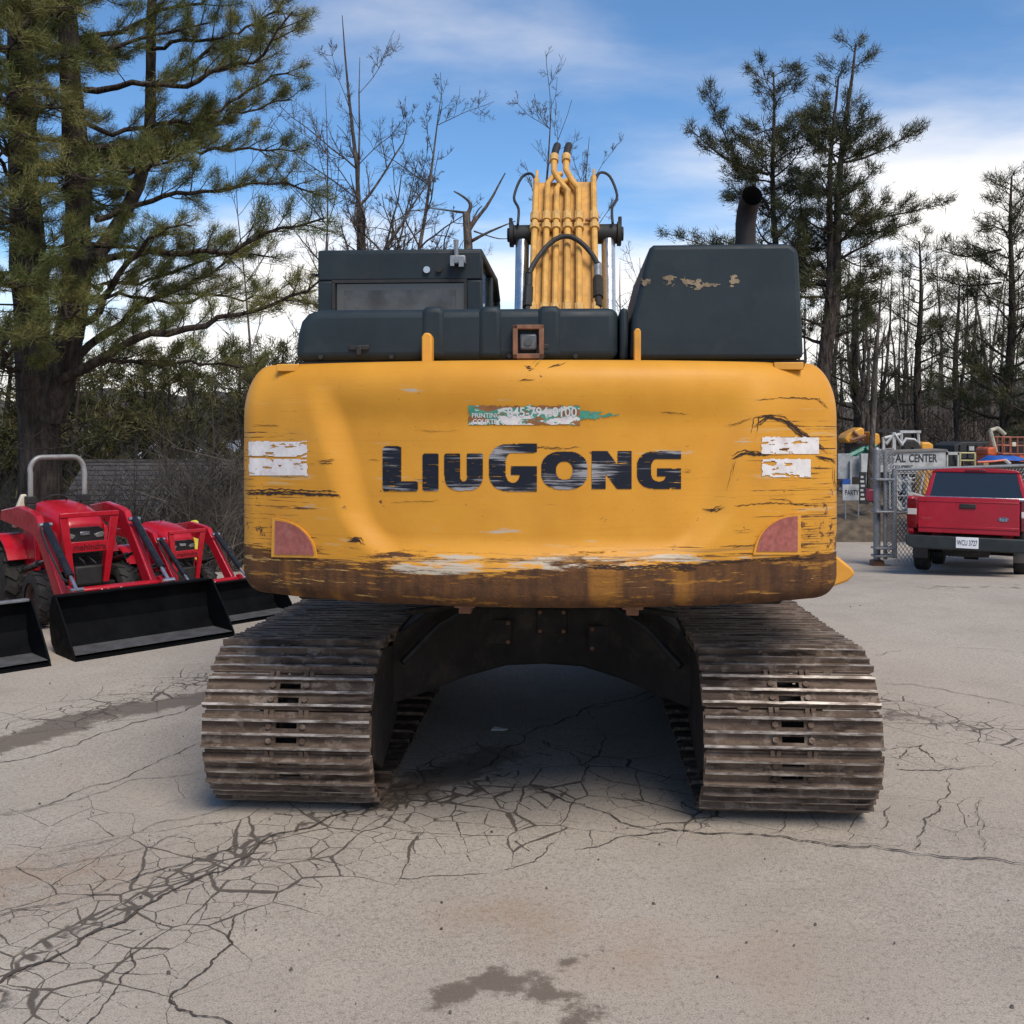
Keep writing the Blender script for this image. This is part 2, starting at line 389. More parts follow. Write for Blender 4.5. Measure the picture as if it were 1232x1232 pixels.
CLEARG = glass('cab_side_glass', (.86, .90, .92), .02); CLEARG.node_tree.nodes['Principled BSDF'].inputs['Transmission Weight'].default_value = 1; CLEARG.node_tree.nodes['Principled BSDF'].inputs['IOR'].default_value = 1.06
REDP = simple('red_tractor_paint', (.40, .008, .020), .30, 0, .12, 3, (.16, .02, .02), .25)
TRED = simple('red_truck_paint', (.33, .006, .020), .32, 0, .10, 2, (.16, .03, .03), .25)
BUCK = simple('black_bucket_paint', (.0035, .004, .005), .55, 0, .3, 6, (.02, .018, .017), .2, 0, .07)
BFLOOR = simple('paler_bucket_floor', (.10, .10, .105), .5, .2, .3, 9, (.03, .03, .03), .5)  # floor plate in a paler grey than the rest of the bucket
TYRE = simple('tyre_rubber', (.020, .019, .019), .85, 0, .3, 16, (.085, .07, .055), .5, .2)
LGREY = simple('light_grey_paint', (.42, .41, .38), .45, 0, .12, 8, (.2, .17, .13), .3)
CREAM = simple('cream_plastic', (.55, .51, .40), .55, 0, .12, 8)
WHITE = simple('white_paint', (.62, .63, .63), .55, 0, .14, 7, (.25, .22, .18), .4)
YWHT = simple('yard_white', (.40, .41, .41), .65, 0, .22, 5, (.16, .14, .11), .55)
WSTK = simple('torn_white_sticker', (.66, .63, .62), .6, 0, .12, 20, (.40, .25, .28), .6)
YPOST = simple('yellow_bollard_paint', (.60, .50, .05), .55, 0, .15, 8, (.3, .25, .08), .4)
BARK = M_bark('dark_pine_bark', (.022, .017, .015), (.085, .068, .058))
GBARK = M_bark('grey_bare_bark', (.045, .038, .033), (.15, .125, .108))
NEED = M_needles('pine_needles', (.080, .105, .030), (.150, .148, .046), (.21, .165, .06))
NEED3 = M_needles('olive_pine_needles', (.034, .042, .016), (.080, .074, .024), (.115, .092, .034))
NEED2 = M_needles('dark_pine_needles', (.034, .046, .022), (.065, .066, .026), (.11, .085, .035))
LITTER = simple('brown_leaf_litter', (.10, .075, .05), .95, 0, .5, 5, (.045, .035, .026), .6, .5)
GREENP = simple('green_machine_paint', (.02, .16, .11), .5, 0, .2, 6)
ORANGE = simple('orange_machine_paint', (.52, .10, .03), .5, 0, .2, 6, (.2, .06, .03), .4)
BLUE = simple('blue_plastic', (.02, .09, .36), .5, 0, .2, 5)
REFL = simple('dull_red_reflector', (.30, .085, .070), .45, 0, .25, 40, (.36, .20, .16), .5)
REDL = simple('red_lamp_lens', (.11, .004, .008), .15, 0, .1, 6)
PLATE = simple('licence_plate_white', (.68, .70, .74), .4, 0, .06, 9)
INK = simple('dark_print_ink', (.02, .022, .03), .6)
ROOFM = NT('grey_shingle_roof', .9)
_n = ROOFM.noise(1, 6, .65, ROOFM.scale(None, (3, 14, 14))); ROOFM.col(ROOFM.mix(ROOFM.sm(_n, .35, .7), (.034, .032, .032), (.075, .071, .069))); ROOFM.bump(_n, .5, .02); ROOFM = ROOFM.m
SIDING = simple('tan_siding', (.28, .24, .19), .8, 0, .15, 3)
METALR = simple('pale_metal_roof', (.62, .64, .66), .5, .2, .12, 4)
GRND = M_ground()

# ------------------------------------------------------------------ ground
def seg_dist(px, py, poly):
    best = np.full(px.shape, 1e9)
    for (x0, y0), (x1, y1) in zip(poly[:-1], poly[1:]):
        dx, dy = x1 - x0, y1 - y0; t = np.clip(((px - x0) * dx + (py - y0) * dy) / (dx * dx + dy * dy + 1e-9), 0, 1)
        best = np.minimum(best, np.hypot(px - x0 - t * dx, py - y0 - t * dy))
    return best
def G(*pts): return [gpt(*p) for p in pts]
def far_axis(a, b, lo, hi, step):
    c = list(np.arange(a, b + 1e-6, step)); s, v = step, b
    while v < hi: s *= 1.35; v += s; c.append(v)
    s, v, pre = step, a, []
    while v > lo: s *= 1.35; v -= s; pre.append(v)
    return np.array(pre[::-1] + c)
def make_ground():
    xs = far_axis(-9, 12, -700, 700, .11); ys = far_axis(2, 21, -700, 900, .11)
    X, Y = np.meshgrid(xs, ys); Z = gz(X, Y)
    rng = np.random.default_rng(1)
    Z = Z + .004 * np.sin(X * 1.3 + 2) * np.sin(Y * 1.7)
    nx, ny = len(xs), len(ys)
    co = np.stack([X, Y, Z], -1).reshape(-1, 3)
    i = np.arange(nx * ny).reshape(ny, nx)
    q = np.stack([i[:-1, :-1], i[:-1, 1:], i[1:, 1:], i[1:, :-1]], -1).reshape(-1, 4)
    me = bpy.data.meshes.new('ground'); me.from_pydata(co.tolist(), [], q.tolist()); me.materials.append(GRND); me.shade_smooth()
    x, y = co[:, 0], co[:, 1]
    def band(pts, w): return np.exp(-(seg_dist(x, y, G(*pts)) / w) ** 2)
    ck = np.maximum.reduce([
        1.0 * band([(-60, 1215), (60, 1130), (150, 1090), (260, 1035), (380, 985), (470, 968), (560, 950), (600, 930)], .17),
        .80 * band([(-60, 1180), (150, 1085), (330, 1015), (480, 978), (640, 950)], .52),
        .70 * band([(60, 1190), (300, 1060), (480, 1005), (640, 985)], .42),
        .66 * band([(640, 950), (740, 960), (840, 985)], .34), .5 * band([(380, 1010), (520, 1030), (640, 1010)], .25),
        .45 * band([(-40, 1060), (150, 1030), (330, 985)], .4),
        .85 * band([(480, 950), (540, 925), (600, 905)], .30),
        .55 * band([(560, 930), (700, 900), (820, 940)], .6),
        .55 * band([(640, 880), (760, 840), (840, 815)], .16),
        .78 * band([(1050, 850), (1110, 862), (1190, 880)], .42),
        .58 * band([(1050, 905), (1150, 915)], .22),
        .32 * band([(1050, 960), (1150, 980), (1240, 1000)], .45),
        .40 * band([(760, 1000), (900, 985), (1040, 995)], .2),
        .30 * band([(0, 1240), (200, 1190)], .35),
        .85 * band([(60, 866), (150, 842), (260, 812)], .42),
        .24 * band([(0, 990), (200, 960)], .5)])
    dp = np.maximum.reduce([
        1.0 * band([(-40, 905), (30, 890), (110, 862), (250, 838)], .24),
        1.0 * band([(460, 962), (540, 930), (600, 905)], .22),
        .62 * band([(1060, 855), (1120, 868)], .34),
        .78 * band([(530, 1205), (600, 1178), (660, 1190), (705, 1210)], .12),
        .60 * band([(690, 1128), (725, 1145)], .05), .70 * band([(540, 1232), (690, 1238)], .09), .62 * band([(655, 1150), (715, 1160)], .07),
        .66 * band([(1150, 870), (1175, 885)], .1), .55 * band([(1195, 1145), (1232, 1140)], .05),
        .5 * band([(1100, 702), (1232, 700)], .5)])  # last band: darker strip across the ground by the pickup's tail
    ru = np.maximum.reduce([.8 * band([(30, 1065), (90, 1050)], .25), .45 * band([(600, 1100), (760, 1150)], .3), .35 * band([(900, 1180), (950, 1150)], .3)])
    ea = np.maximum(sstep(y, 27, 31), sstep(-x, 6.5, 8.5) * sstep(y, 12.5, 14.5))
    ea = np.maximum(ea, sstep(y, 15, 17) * sstep(-x, 1.0, 3.0))
    for nm, a in (('crack', ck), ('damp_and_dark', dp), ('rusty', ru), ('earth', ea)):
        at_ = me.attributes.new(nm, 'FLOAT', 'POINT'); at_.data.foreach_set('value', a.astype(np.float32))
    o = bpy.data.objects.new('ground', me); COL.objects.link(o); tag(o, kind='structure')
    # long single cracks: ragged ribbons lying in the surface
    R = random.Random(5); mb = MB()
    def ragged(pts, rough, it=4):
        for _ in range(it):
            out = [pts[0]]
            for a, b in zip(pts[:-1], pts[1:]):
                d = math.hypot(b[0] - a[0], b[1] - a[1]); o_ = R.uniform(-rough, rough) * d
                out += [((a[0] + b[0]) / 2 - (b[1] - a[1]) / d * o_, (a[1] + b[1]) / 2 + (b[0] - a[0]) / d * o_), b]
            pts = out
        return pts
    def crack(px, w, rough=.14):
        p = ragged(G(*px), rough); n = len(p); vs = []
        for k, (x_, y_) in enumerate(p):
            a, b = p[max(k - 1, 0)], p[min(k + 1, n - 1)]; d = math.hypot(b[0] - a[0], b[1] - a[1]) + 1e-6
            ww = .62 * w * R.uniform(.25, 1.0) * min(1, (k + .4) / 5, (n - k - .6) / 5)
            nx_, ny_ = -(b[1] - a[1]) / d * ww, (b[0] - a[0]) / d * ww
            z_ = float(gz(x_, y_)) + .006
            vs += [(x_ + nx_, y_ + ny_, z_), (x_ - nx_, y_ - ny_, z_)]
        mb.add(vs, [(2 * k, 2 * k + 1, 2 * k + 3, 2 * k + 2) for k in range(n - 1)])
    for px, w in [
        ([(780, 1000), (870, 1003), (960, 1012), (1000, 1018), (1100, 1028), (1260, 1046)], .012),
        ([(975, 1010), (1060, 1018), (1130, 1022)], .005),
        ([(283, 1100), (280, 1135), (252, 1165), (204, 1203), (236, 1224), (300, 1245)], .010),
        ([(160, 1140), (162, 1165), (140, 1190), (90, 1245)], .008),
        ([(-20, 1110), (60, 1090), (140, 1065), (200, 1045), (300, 1010)], .008),
        ([(-20, 1195), (70, 1150), (150, 1110), (230, 1062), (330, 1005), (440, 972)], .016),
        ([(-20, 985), (100, 950), (190, 918), (246, 893)], .007),
        ([(-20, 982), (70, 968), (150, 942), (246, 930)], .005),
        ([(-20, 920), (60, 906), (160, 870), (245, 846)], .011),
        ([(20, 1030), (140, 1010), (240, 982), (300, 962)], .005),
        ([(-20, 1052), (120, 1032), (230, 1000)], .005),
        ([(1146, 932), (1140, 958), (1112, 985), (1108, 1005), (1098, 1024)], .007),
        ([(1058, 822), (1100, 824), (1150, 834), (1240, 852)], .009),
        ([(1075, 925), (1115, 928), (1170, 926)], .012),
        ([(1060, 905), (1110, 897), (1140, 925)], .009),
        ([(1185, 960), (1178, 1000), (1185, 1028)], .004),
        ([(840, 1000), (856, 985), (870, 972)], .005), ([(925, 1006), (945, 985), (950, 975)], .005),
        ([(1060, 1000), (1068, 985), (1072, 970)], .006),
        ([(600, 940), (680, 965), (740, 985), (790, 1000)], .009),
        ([(470, 1060), (520, 1055), (590, 1052)], .006), ([(600, 1050), (650, 1032), (672, 1010)], .006),
        ([(690, 1025), (740, 1010), (830, 998)], .008),
        ([(560, 935), (640, 880), (700, 855), (800, 822)], .016),
        ([(650, 890), (690, 910), (720, 935), (760, 945), (840, 960)], .008),
        ([(1140, 780), (1200, 782), (1260, 788)], .006), ([(1050, 790), (1090, 782)], .006)]:
        crack(px, w)
    CRK = simple('crack_fill', (.062, .049, .040), .95, 0, .4, 30)
    c = mb.build('pavement_crack', CRK, o, smooth=False, fix=False); tag(c, kind='structure')
    me2 = c.data
    for p in me2.polygons: pass
    # grit and clods lying about
    vs, fs = [], []; mbp = MB()
    for k in range(420):
        if k < 330: x_, y_ = R.uniform(-4, 5), 3.1 + 5 * R.random() ** 1.6
        else: x_, y_ = R.uniform(-6, 9), R.uniform(4, 15)
        r = R.choice([.002, .003, .003, .004, .005, .007]) * R.uniform(.7, 1.4)
        z_ = float(gz(x_, y_)); q = [Vector((R.uniform(-1, 1), R.uniform(-1, 1), R.uniform(-.4, .8))).normalized() * r * R.uniform(.7, 1.3) for _ in range(6)]
        a = R.uniform(0, 6)
        base = [(x_ + r * math.cos(a + w) * R.uniform(.7, 1.4), y_ + r * math.sin(a + w) * R.uniform(.7, 1.4), z_ + .004) for w in (0, 1.57, 3.14, 4.71)]
        top = [(x_ + r * .6 * math.cos(a + w + .4), y_ + r * .6 * math.sin(a + w + .4), z_ + r * R.uniform(.7, 1.1) + .004) for w in (0, 1.57, 3.14, 4.71)]
        mbp.add(base + top, [(0, 1, 5, 4), (1, 2, 6, 5), (2, 3, 7, 6), (3, 0, 4, 7), (4, 5, 6, 7)])
    p = mbp.build('loose_gravel', simple('grit', (.10, .085, .07), .9, 0, .6, 2), None, smooth=False, fix=False); tag(p, kind='stuff')
make_ground()

# ------------------------------------------------------------------ EXCAVATOR
EX = thing('excavator', 'large yellow crawler excavator seen from behind with scraped counterweight', 'excavator', (.255, 7.37, 0), (0, 0, math.radians(-3.5)))
EXM = Matrix.Translation((.255, 7.37, 0)) @ Matrix.Rotation(math.radians(-3.5), 4, 'Z'); EXI = EXM.inverted()
def exl(x, y, Y): return EXI @ at(x, y, Y)          # photograph pixel at a distance -> machine coordinates

ZB, ZT = 1.195, 2.335
def cw_mesh():
    R, path = 2.95, []
    for x in np.linspace(1.31, -1.31, 181): path.append((x, -2.75 + R - math.sqrt(R * R - x * x)))
    yc = path[-1][1]; r = .16
    left = [(-1.31 - r * math.sin(a) , yc + .012 + r * (1 - math.cos(a))) for a in np.linspace(.25, math.pi / 2, 10)]
    left += [(-1.47, y) for y in np.linspace(left[-1][1] + .05, -1.75, 9)]
    right = [(-x, y) for x, y in left][::-1]
    P = np.array(right + path + left); n = len(P)
    T = np.gradient(P, axis=0); T /= np.linalg.norm(T, axis=1)[:, None]
    N = np.stack([T[:, 1], -T[:, 0]], 1)                 # inward candidates
    c = np.array([0, -1.2]);  sgn = np.sign(((c - P) * N).sum(1)); N *= sgn[:, None]
    side = sstep(np.abs(P[:, 0]), 1.20, 1.47)
    zs = np.concatenate([ZB + .13 * (1 - np.cos(np.linspace(0, math.pi / 2, 10))), np.linspace(ZB + .14, ZT - .32, 52), ZT - .31 + .31 * np.sin(np.linspace(0.02, math.pi / 2, 22))])
    V = []
    for z in zs:
        def rnd(u, h, d): return d * (1 - math.sqrt(max(0, 1 - (1 - min(max(u / h, 0), 1)) ** 2)))
        bo = rnd(z - ZB, .09, .075) * (1 - side) + rnd(z - ZB, .115, .10) * side
        to = rnd(ZT - z, .24, .14) * (1 - side) + rnd(ZT - z, .27, .145) * side
        xb = np.interp(z, [1.4, 1.51, 1.62, 1.85, 2.15, 2.34], [.74, .80, .87, .93, 1.03, 1.12])
        sx, sz = xb - np.abs(P[:, 0]), np.full(n, z - 1.415); rr = .16
        d = np.where((sx < rr) & (sz < rr), rr - np.hypot(np.maximum(rr - sx, 0), np.maximum(rr - sz, 0)), np.minimum(sx, sz))
        m = sstep(d, -.06, .10) * (1 - sstep(z, 2.02, 2.30)); rear = (np.abs(P[:, 0]) < 1.30)
        off = bo + to + .060 * m * rear
        dents = .0035 * np.array([mnoise.noise((p[0] * 3, z * 5, 1.7)) for p in P])
        Q = P + N * (off + dents)[:, None]
        V += [(q[0], q[1], z) for q in Q]
    k = len(zs); Fq = [(i * n + j, i * n + j + 1, (i + 1) * n + j + 1, (i + 1) * n + j) for i in range(k - 1) for j in range(n - 1)]
    Fq += [tuple(range(n)), tuple((k - 1) * n + j for j in range(n)), tuple([i * n for i in range(k)] + [i * n + n - 1 for i in range(k - 1, -1, -1)])]
    mb = MB(); mb.add(V, Fq); return mb
cwb = cw_mesh()
CW = cwb.build('counterweight', CWM, EX, angle=60)
BV = BVHTree.FromPolygons([Vector(v) for v in cwb.v], cwb.f)
OCAM = EXI @ Vector((0, 0, CH))
def hit(x, y, off=.003, bvh=None):
    d = (EXI.to_3x3() @ Vector(((x - PX) / F, 1, -(y - HY) / F))).normalized()
    p, n, i, dd = (bvh or BV).ray_cast(OCAM, d)
    if p is None: return None
    if n.dot(d) > 0: n = -n
    return p + n * off
def decal(name, fn, box, step, m, parent=None, off=.003, bvh=None, label=None, mi=None):
    x0, y0, x1, y1 = box; nx, ny = int((x1 - x0) / step) + 1, int((y1 - y0) / step) + 1
    idx, vs, fs = {}, [], []; mis = []
    def V(i, j):
        if (i, j) not in idx:
            p = hit(x0 + i * step, y0 + j * step, off, bvh)
            if p is None: idx[(i, j)] = None
            else: idx[(i, j)] = len(vs); vs.append(p)
        return idx[(i, j)]
    for i in range(nx):
        for j in range(ny):
            r = fn(x0 + (i + .5) * step, y0 + (j + .5) * step)
            if r is not False and r is not None:
                q = (V(i, j), V(i, j + 1), V(i + 1, j + 1), V(i + 1, j))
                if None not in q: fs.append(q); mis.append(int(r) if r is not True else 0)
    mb = MB(); mb.v = [tuple(v) for v in vs]; mb.f = fs; mb.mi = mis
    return mb.build(name, m, parent or EX, smooth=True, label=label, fix=False)
def nz(x, y, s, seed=0.0): return mnoise.fractal(Vector((x * s, y * s, seed)), 1.0, 2.0, 5)

# lettering: each letter is a film of its own
def rr_in(x, y, x0, y0, x1, y1, r=2.0):
    if not (x0 <= x <= x1 and y0 <= y <= y1): return False
    dx = max(x0 + r - x, x - x1 + r, 0); dy = max(y0 + r - y, y - y1 + r, 0); return dx * dx + dy * dy <= r * r
def ell(x, y, cx, cy, a, b, p=2.6): return abs((x - cx) / a) ** p + abs((y - cy) / b) ** p <= 1
def L_L(x, y): return rr_in(x, y, 461, 537, 483, 591, 3) or rr_in(x, y, 461, 579, 503, 591, 3)
def L_I(x, y): return rr_in(x, y, 509, 546, 528, 590, 1)
def L_U(x, y):
    if y < 572: return rr_in(x, y, 535, 546, 554, 580, 1) or rr_in(x, y, 562, 546, 581, 580, 1)
    return ell(x, y, 558, 571, 23, 19.5, 2.6) and not ell(x, y, 558, 570, 4.5, 9, 2.6)
def gee(x0, y0, x1, y1, st, bar):
    cx_, cy_, a, b = (x0 + x1) / 2, (y0 + y1) / 2, (x1 - x0) / 2, (y1 - y0) / 2
    def f(x, y):
        out = ell(x, y, cx_, cy_, a, b, 2.8) or (x > cx_ and y0 <= y <= y1 and x <= x1 and (y < y0 + st * .52 or y > cy_ - 1))
        if not (out and y0 <= y <= y1 and x <= x1): return False
        if x > cx_ - 2 and y0 + st * .52 < y < cy_ - 2: return x < x0 + a * .85 and not ell(x, y, cx_, cy_, a - st, b - st * .52, 2.6)
        if ell(x, y, cx_, cy_, a - st, b - st * .52, 2.6): return x > cx_ + bar and cy_ - 2 <= y <= cy_ + st * .42
        return True
    return f
def L_O(x, y): return ell(x, y, 679, 566, 28, 23, 2.5) and not ell(x, y, 679, 566, 10, 11, 2.3)
def L_N(x, y):
    if not (712 <= x <= 760 and 543 <= y <= 588): return False
    if x < 729 or x > 743: return True
    k = (x - 712) / 48; return abs((y - 543) - 45 * ((x - 720) / 33)) < 15
letters = [('L', L_L, (459, 535, 505, 593)), ('I', L_I, (507, 544, 530, 592)), ('U', L_U, (533, 544, 583, 592)),
           ('G', gee(588, 534, 646, 591, 20, -2), (586, 532, 648, 593)), ('O', L_O, (649, 541, 709, 591)),
           ('N', L_N, (711, 541, 762, 590)), ('g', gee(766, 543, 819, 588, 17, -2), (764, 541, 821, 590))]
for k, (nm, fn, bx) in enumerate(letters):
    def worn(x, y, fn=fn):
        if not fn(x, y): return False
        return mnoise.fractal(Vector((x * .05, y * .55, 4.0)), 1.0, 2.0, 4) < .62
    decal('letter', worn, bx, .8, LET)
# torn telephone-number sticker
GRN = simple('teal_sticker_print', (.06, .28, .20), .55, 0, .2, 20, (.5, .55, .5), .5)
TAN = simple('sticker_torn_rust', (.28, .12, .045), .8, 0, .3, 20)
def stk(x, y):
    e = 2.5 * nz(x, y, .12, 2)
    if x > 698:
        return 0 if abs(y - 499 - e) < 6 * (1 - (x - 698) / 50) and nz(x, y * 3, .06, 9) > -.25 else False
    if not (564 + e < x < 702 and 488 + e < y < 511 + e * .4): return False
    t = mnoise.fractal(Vector((x * .035, y * .13, 6.0)), 1.0, 2.0, 4)
    if t > .18: return 2
    if y > 506 and nz(x, y, .2, 3) > -.1: return 1
    if x < 572 or t > -.05: return 0
    return 1 if y < 494 or x > 600 else 0
decal('phone_sticker', stk, (560, 484, 748, 514), .9, [GRN, WSTK, TAN])
def text_px(name, s, m, x0, y0, x1, y1, off=.005, bold=.02):
    a, f = text_mesh(s, bold); vs = [hit(x0 + p[0] * (x1 - x0), y1 - p[1] * (y1 - y0), off) for p in a]
    return MB().add(vs, f).build(name, m, EX, smooth=False, fix=False)
text_px('sticker_lettering', '845-794-0100', WHITE, 610, 489.5, 694, 501.5)
text_px('sticker_lettering', 'PRINTING', WHITE, 568, 496.5, 602, 502.5); text_px('sticker_lettering', 'COURTE', WHITE, 569, 504, 598, 510)
# white torn stickers on both corners
def sq(x0, y0, x1, y1, gap, seed, thr=.32):
    def f(x, y):
        e = 1.6 * nz(x, y, .15, seed)
        if not (x0 + e < x < x1 + e * .6 and y0 + e * .5 < y < y1 + e * .4): return False
        if abs(y - gap - 2 * nz(x, 0, .05, seed)) < 1.4: return False
        t = mnoise.fractal(Vector((x * .06, y * .2, seed)), 1.0, 2.0, 5)
        return t < thr
    return f
decal('white_sticker', sq(300, 531, 370, 572, 550, 3.3, .45), (296, 526, 374, 576), .9, WSTK, label='torn white sticker on the left corner')
decal('white_sticker', sq(916, 526, 985, 546, 500, 5.1, .38), (912, 520, 1000, 550), .9, WSTK, label='upper torn white sticker on the right corner')
decal('white_sticker', sq(917, 552, 975, 574, 500, 7.7, .30), (912, 548, 1000, 578), .9, WSTK, label='lower torn white sticker on the right corner')
# gouges in the paint
GOUGE = simple('dark_gouge', (.030, .014, .010), .9, 0, .4, 20)
def gouge(pts, w, seed=1, depth=0):
    R = random.Random(seed * 7 + depth); P = []
    if depth == 0:
        n = 2 if w < 1 else 4
        for q in range(n):
            L = len(pts); o = R.uniform(-1.5, 1.5) * max(w, .8); o2 = R.uniform(-1, 1) * 2.2; f = [(x + o2 * 2, y + o + R.uniform(-.8, .8)) for x, y in pts]
            if L > 2 and R.random() < .4: f = f[:-1] if R.random() < .5 else f[1:]
            elif R.random() < .6: a, b = f[0], f[-1]; u, v = R.uniform(0, .35), R.uniform(.6, 1); f = ([(a[0] + (b[0] - a[0]) * u, a[1] + (b[1] - a[1]) * u)] + f[1:-1] + [(a[0] + (b[0] - a[0]) * v, a[1] + (b[1] - a[1]) * v)]) if L == 2 else f
            gouge(f, w * R.uniform(.25, .55), seed, q + 1)
        if w < 2: return
        w *= .7
    for a, b in zip(pts[:-1], pts[1:]):
        m = max(2, int(math.hypot(b[0] - a[0], b[1] - a[1]) / 3))
        for k in range(m): t = k / m; P.append((a[0] + (b[0] - a[0]) * t + R.uniform(-.6, .6), a[1] + (b[1] - a[1]) * t + R.uniform(-.9, .9)))
    P.append(pts[-1]); mb = MB(); vs = []
    for k, (x, y) in enumerate(P):
        a, b = P[max(0, k - 1)], P[min(len(P) - 1, k + 1)]; d = math.hypot(b[0] - a[0], b[1] - a[1]) + 1e-6
        ww = w * R.uniform(.3, 1) * min(1, (k + .3) / 3, (len(P) - k - .7) / 3)
        for s in (1, -1):
            vs.append(hit(x - (b[1] - a[1]) / d * ww * s, y + (b[0] - a[0]) / d * ww * s, .0025))
    if None in vs: return
    mb.add(vs, [(2 * k, 2 * k + 1, 2 * k + 3, 2 * k + 2) for k in range(len(P) - 1)])
    mb.build('paint_gouge', GOUGE, EX, smooth=False, fix=False)
for k, (p, w) in enumerate([
    ([(293, 590), (340, 589), (405, 592)], 3.4), ([(293, 577), (320, 574), (355, 575)], 1.3), ([(398, 596), (410, 600)], 1.4),
    ([(304, 512), (340, 513)], .7), ([(330, 660), (305, 662)], .8), ([(296, 634), (326, 634)], .8), ([(298, 648), (326, 647)], .7),
    ([(418, 652), (432, 650), (436, 655)], 3.0), ([(384, 555), (400, 556)], 1.6), ([(388, 556), (402, 554)], 1.8),
    ([(910, 512), (925, 500), (945, 503), (965, 520), (992, 538)], 1.7), ([(908, 520), (911, 502), (925, 499), (950, 509), (975, 527), (998, 545)], 1.2),
    ([(872, 514), (905, 503)], .8), ([(910, 482), (945, 480), (985, 480), (998, 493)], .9), ([(880, 552), (895, 545), (925, 548)], 2.0),
    ([(884, 552), (879, 575), (876, 590)], .6), ([(845, 613), (860, 613), (870, 608)], 1.6), ([(885, 607), (930, 604), (990, 607)], .8),
    ([(925, 604), (928, 600), (948, 601), (952, 606), (975, 606)], .9), ([(980, 548), (1000, 553), (1004, 558)], 2.0),
    ([(708, 682), (760, 684), (835, 680)], 1.6), ([(835, 679), (900, 674), (985, 672)], 1.1), ([(812, 682), (838, 685)], 2.6),
    ([(865, 658), (905, 655), (960, 652)], .7), ([(634, 444), (640, 443)], 4.0), ([(640, 442), (652, 432)], 1.2), ([(660, 443), (680, 436)], 1.6), ([(626, 458), (642, 456)], 1.3),
    ([(440, 553), (459, 552)], .8), ([(495, 578), (510, 580)], .9), ([(822, 566), (832, 568)], 1.6), ([(640, 537), (680, 540), (700, 538)], .8),
    ([(470, 606), (530, 604)], .5), ([(790, 494), (828, 497)], .8), ([(490, 518), (560, 519)], .5),
    ([(880, 640), (905, 637)], .6), ([(296, 655), (322, 657)], 1.0), ([(1000, 560), (1003, 590)], .8)]):
    gouge(p, w, k)
# corner reflectors: framed quarter-round lenses
def reflector(poly, label):
    def arcfix(pl, k):
        c = (sum(p[0] for p in pl) / len(pl), sum(p[1] for p in pl) / len(pl)); return [(c[0] + (p[0] - c[0]) * k, c[1] + (p[1] - c[1]) * k) for p in pl]
    def plate(pl, o, name, m, parent):
        n = len(pl); f = [hit(x, y, o) for x, y in pl]; b = [hit(x, y, -.004) for x, y in pl]
        mb = MB(); mb.add(f + b, [tuple(range(n))] + [(i, (i + 1) % n, n + (i + 1) % n, n + i) for i in range(n)])
        return mb.build(name, m, parent, smooth=False, bevel=0, label=label if parent is EX else None)
    fr = plate(poly, .010, 'reflector', YELLOW, EX); plate(arcfix(poly, .86), .014, 'lens', REFL, fr)
arc = [(330 + 52 * math.sin(a), 672 - 48 * math.cos(a)) for a in np.linspace(.22, 1.42, 9)]
reflector([(328, 670), (329, 623)] + arc[0:] + [(382, 671)], 'left quarter-round red reflector')
arc = [(962 - 56 * math.sin(a), 667 - 49 * math.cos(a)) for a in np.linspace(.1, 1.42, 9)]
reflector([(962, 667), (962, 618)] + arc + [(905, 667)], 'right quarter-round red reflector')

# counterweight fittings
for x0, x1, yb, zt_ in ((510, 522, 436, 402), (761, 769, 431, 398)):
    a = exl(x0, yb, 5.0); b = exl(x1, zt_, 5.0); mb = MB()
    w = b.x - a.x; mb.prism([(a.x, a.z - .15), (a.x, b.z - w * .4), (a.x + w * .25, b.z), (a.x + w * .75, b.z), (b.x, b.z - w * .4), (b.x, a.z - .15)], 'y', -2.48, -2.40)
    mb.build('lifting_lug', YELLOW, EX, bevel=.006)
for x0, x1 in ((333, 360), (578, 602), (655, 712), (924, 958)):
    a = exl(x0, 436, 5.02); b = exl(x1, 430, 5.02)
    MB().bb(a.x, b.x, -2.44, -2.30, ZT - .04, ZT - .004).build('mounting_pad', YELLOW, EX, bevel=.004)
for px in (558, 761):
    a = exl(px, 735, 4.85); mb = MB(); mb.bb(a.x - .05, a.x + .05, -2.52, -2.40, ZB - .035, ZB + .02); mb.bb(a.x - .03, a.x + .03, -2.50, -2.42, ZB - .065, ZB - .03)
    mb.build('bottom_bracket', RUSTY, EX, bevel=.006)
# rear camera in its rusty guard
c = exl(636, 412, 4.98); gd = MB(); w, h = .075, .082
for (x0, x1, z0, z1) in ((-w, w, h - .022, h), (-w, w, -h, -h + .025), (-w, -w + .024, -h, h), (w - .024, w, -h, h)):
    gd.bb(c.x + x0, c.x + x1, c.y - .05, c.y + .05, c.z + z0, c.z + z1)
gd.bb(c.x - .072, c.x + .072, c.y + .035, c.y + .052, c.z - h + .002, c.z + h - .002); gd.bb(c.x - .055, c.x + .055, c.y - .02, c.y + .03, c.z - .12, c.z - h)
cg = gd.build('camera_guard', RUSTY, EX, bevel=.004)
rc_ = MB().bb(c.x - .042, c.x + .042, c.y - .035, c.y + .04, c.z - .04, c.z + .04).build('rear_camera', simple('grey_camera_case', (.10, .11, .125), .4, .3), cg, bevel=.01)
MB().cyl((c.x, c.y - .03, c.z), (c.x, c.y - .043, c.z), .018, 16).build('camera_lens', GLASS, cg)
MB().tube([exl(636, 446, 4.78), exl(645, 438, 4.85), exl(655, 428, 4.97)], .006, 6).build('camera_cable', BLACK, cg)

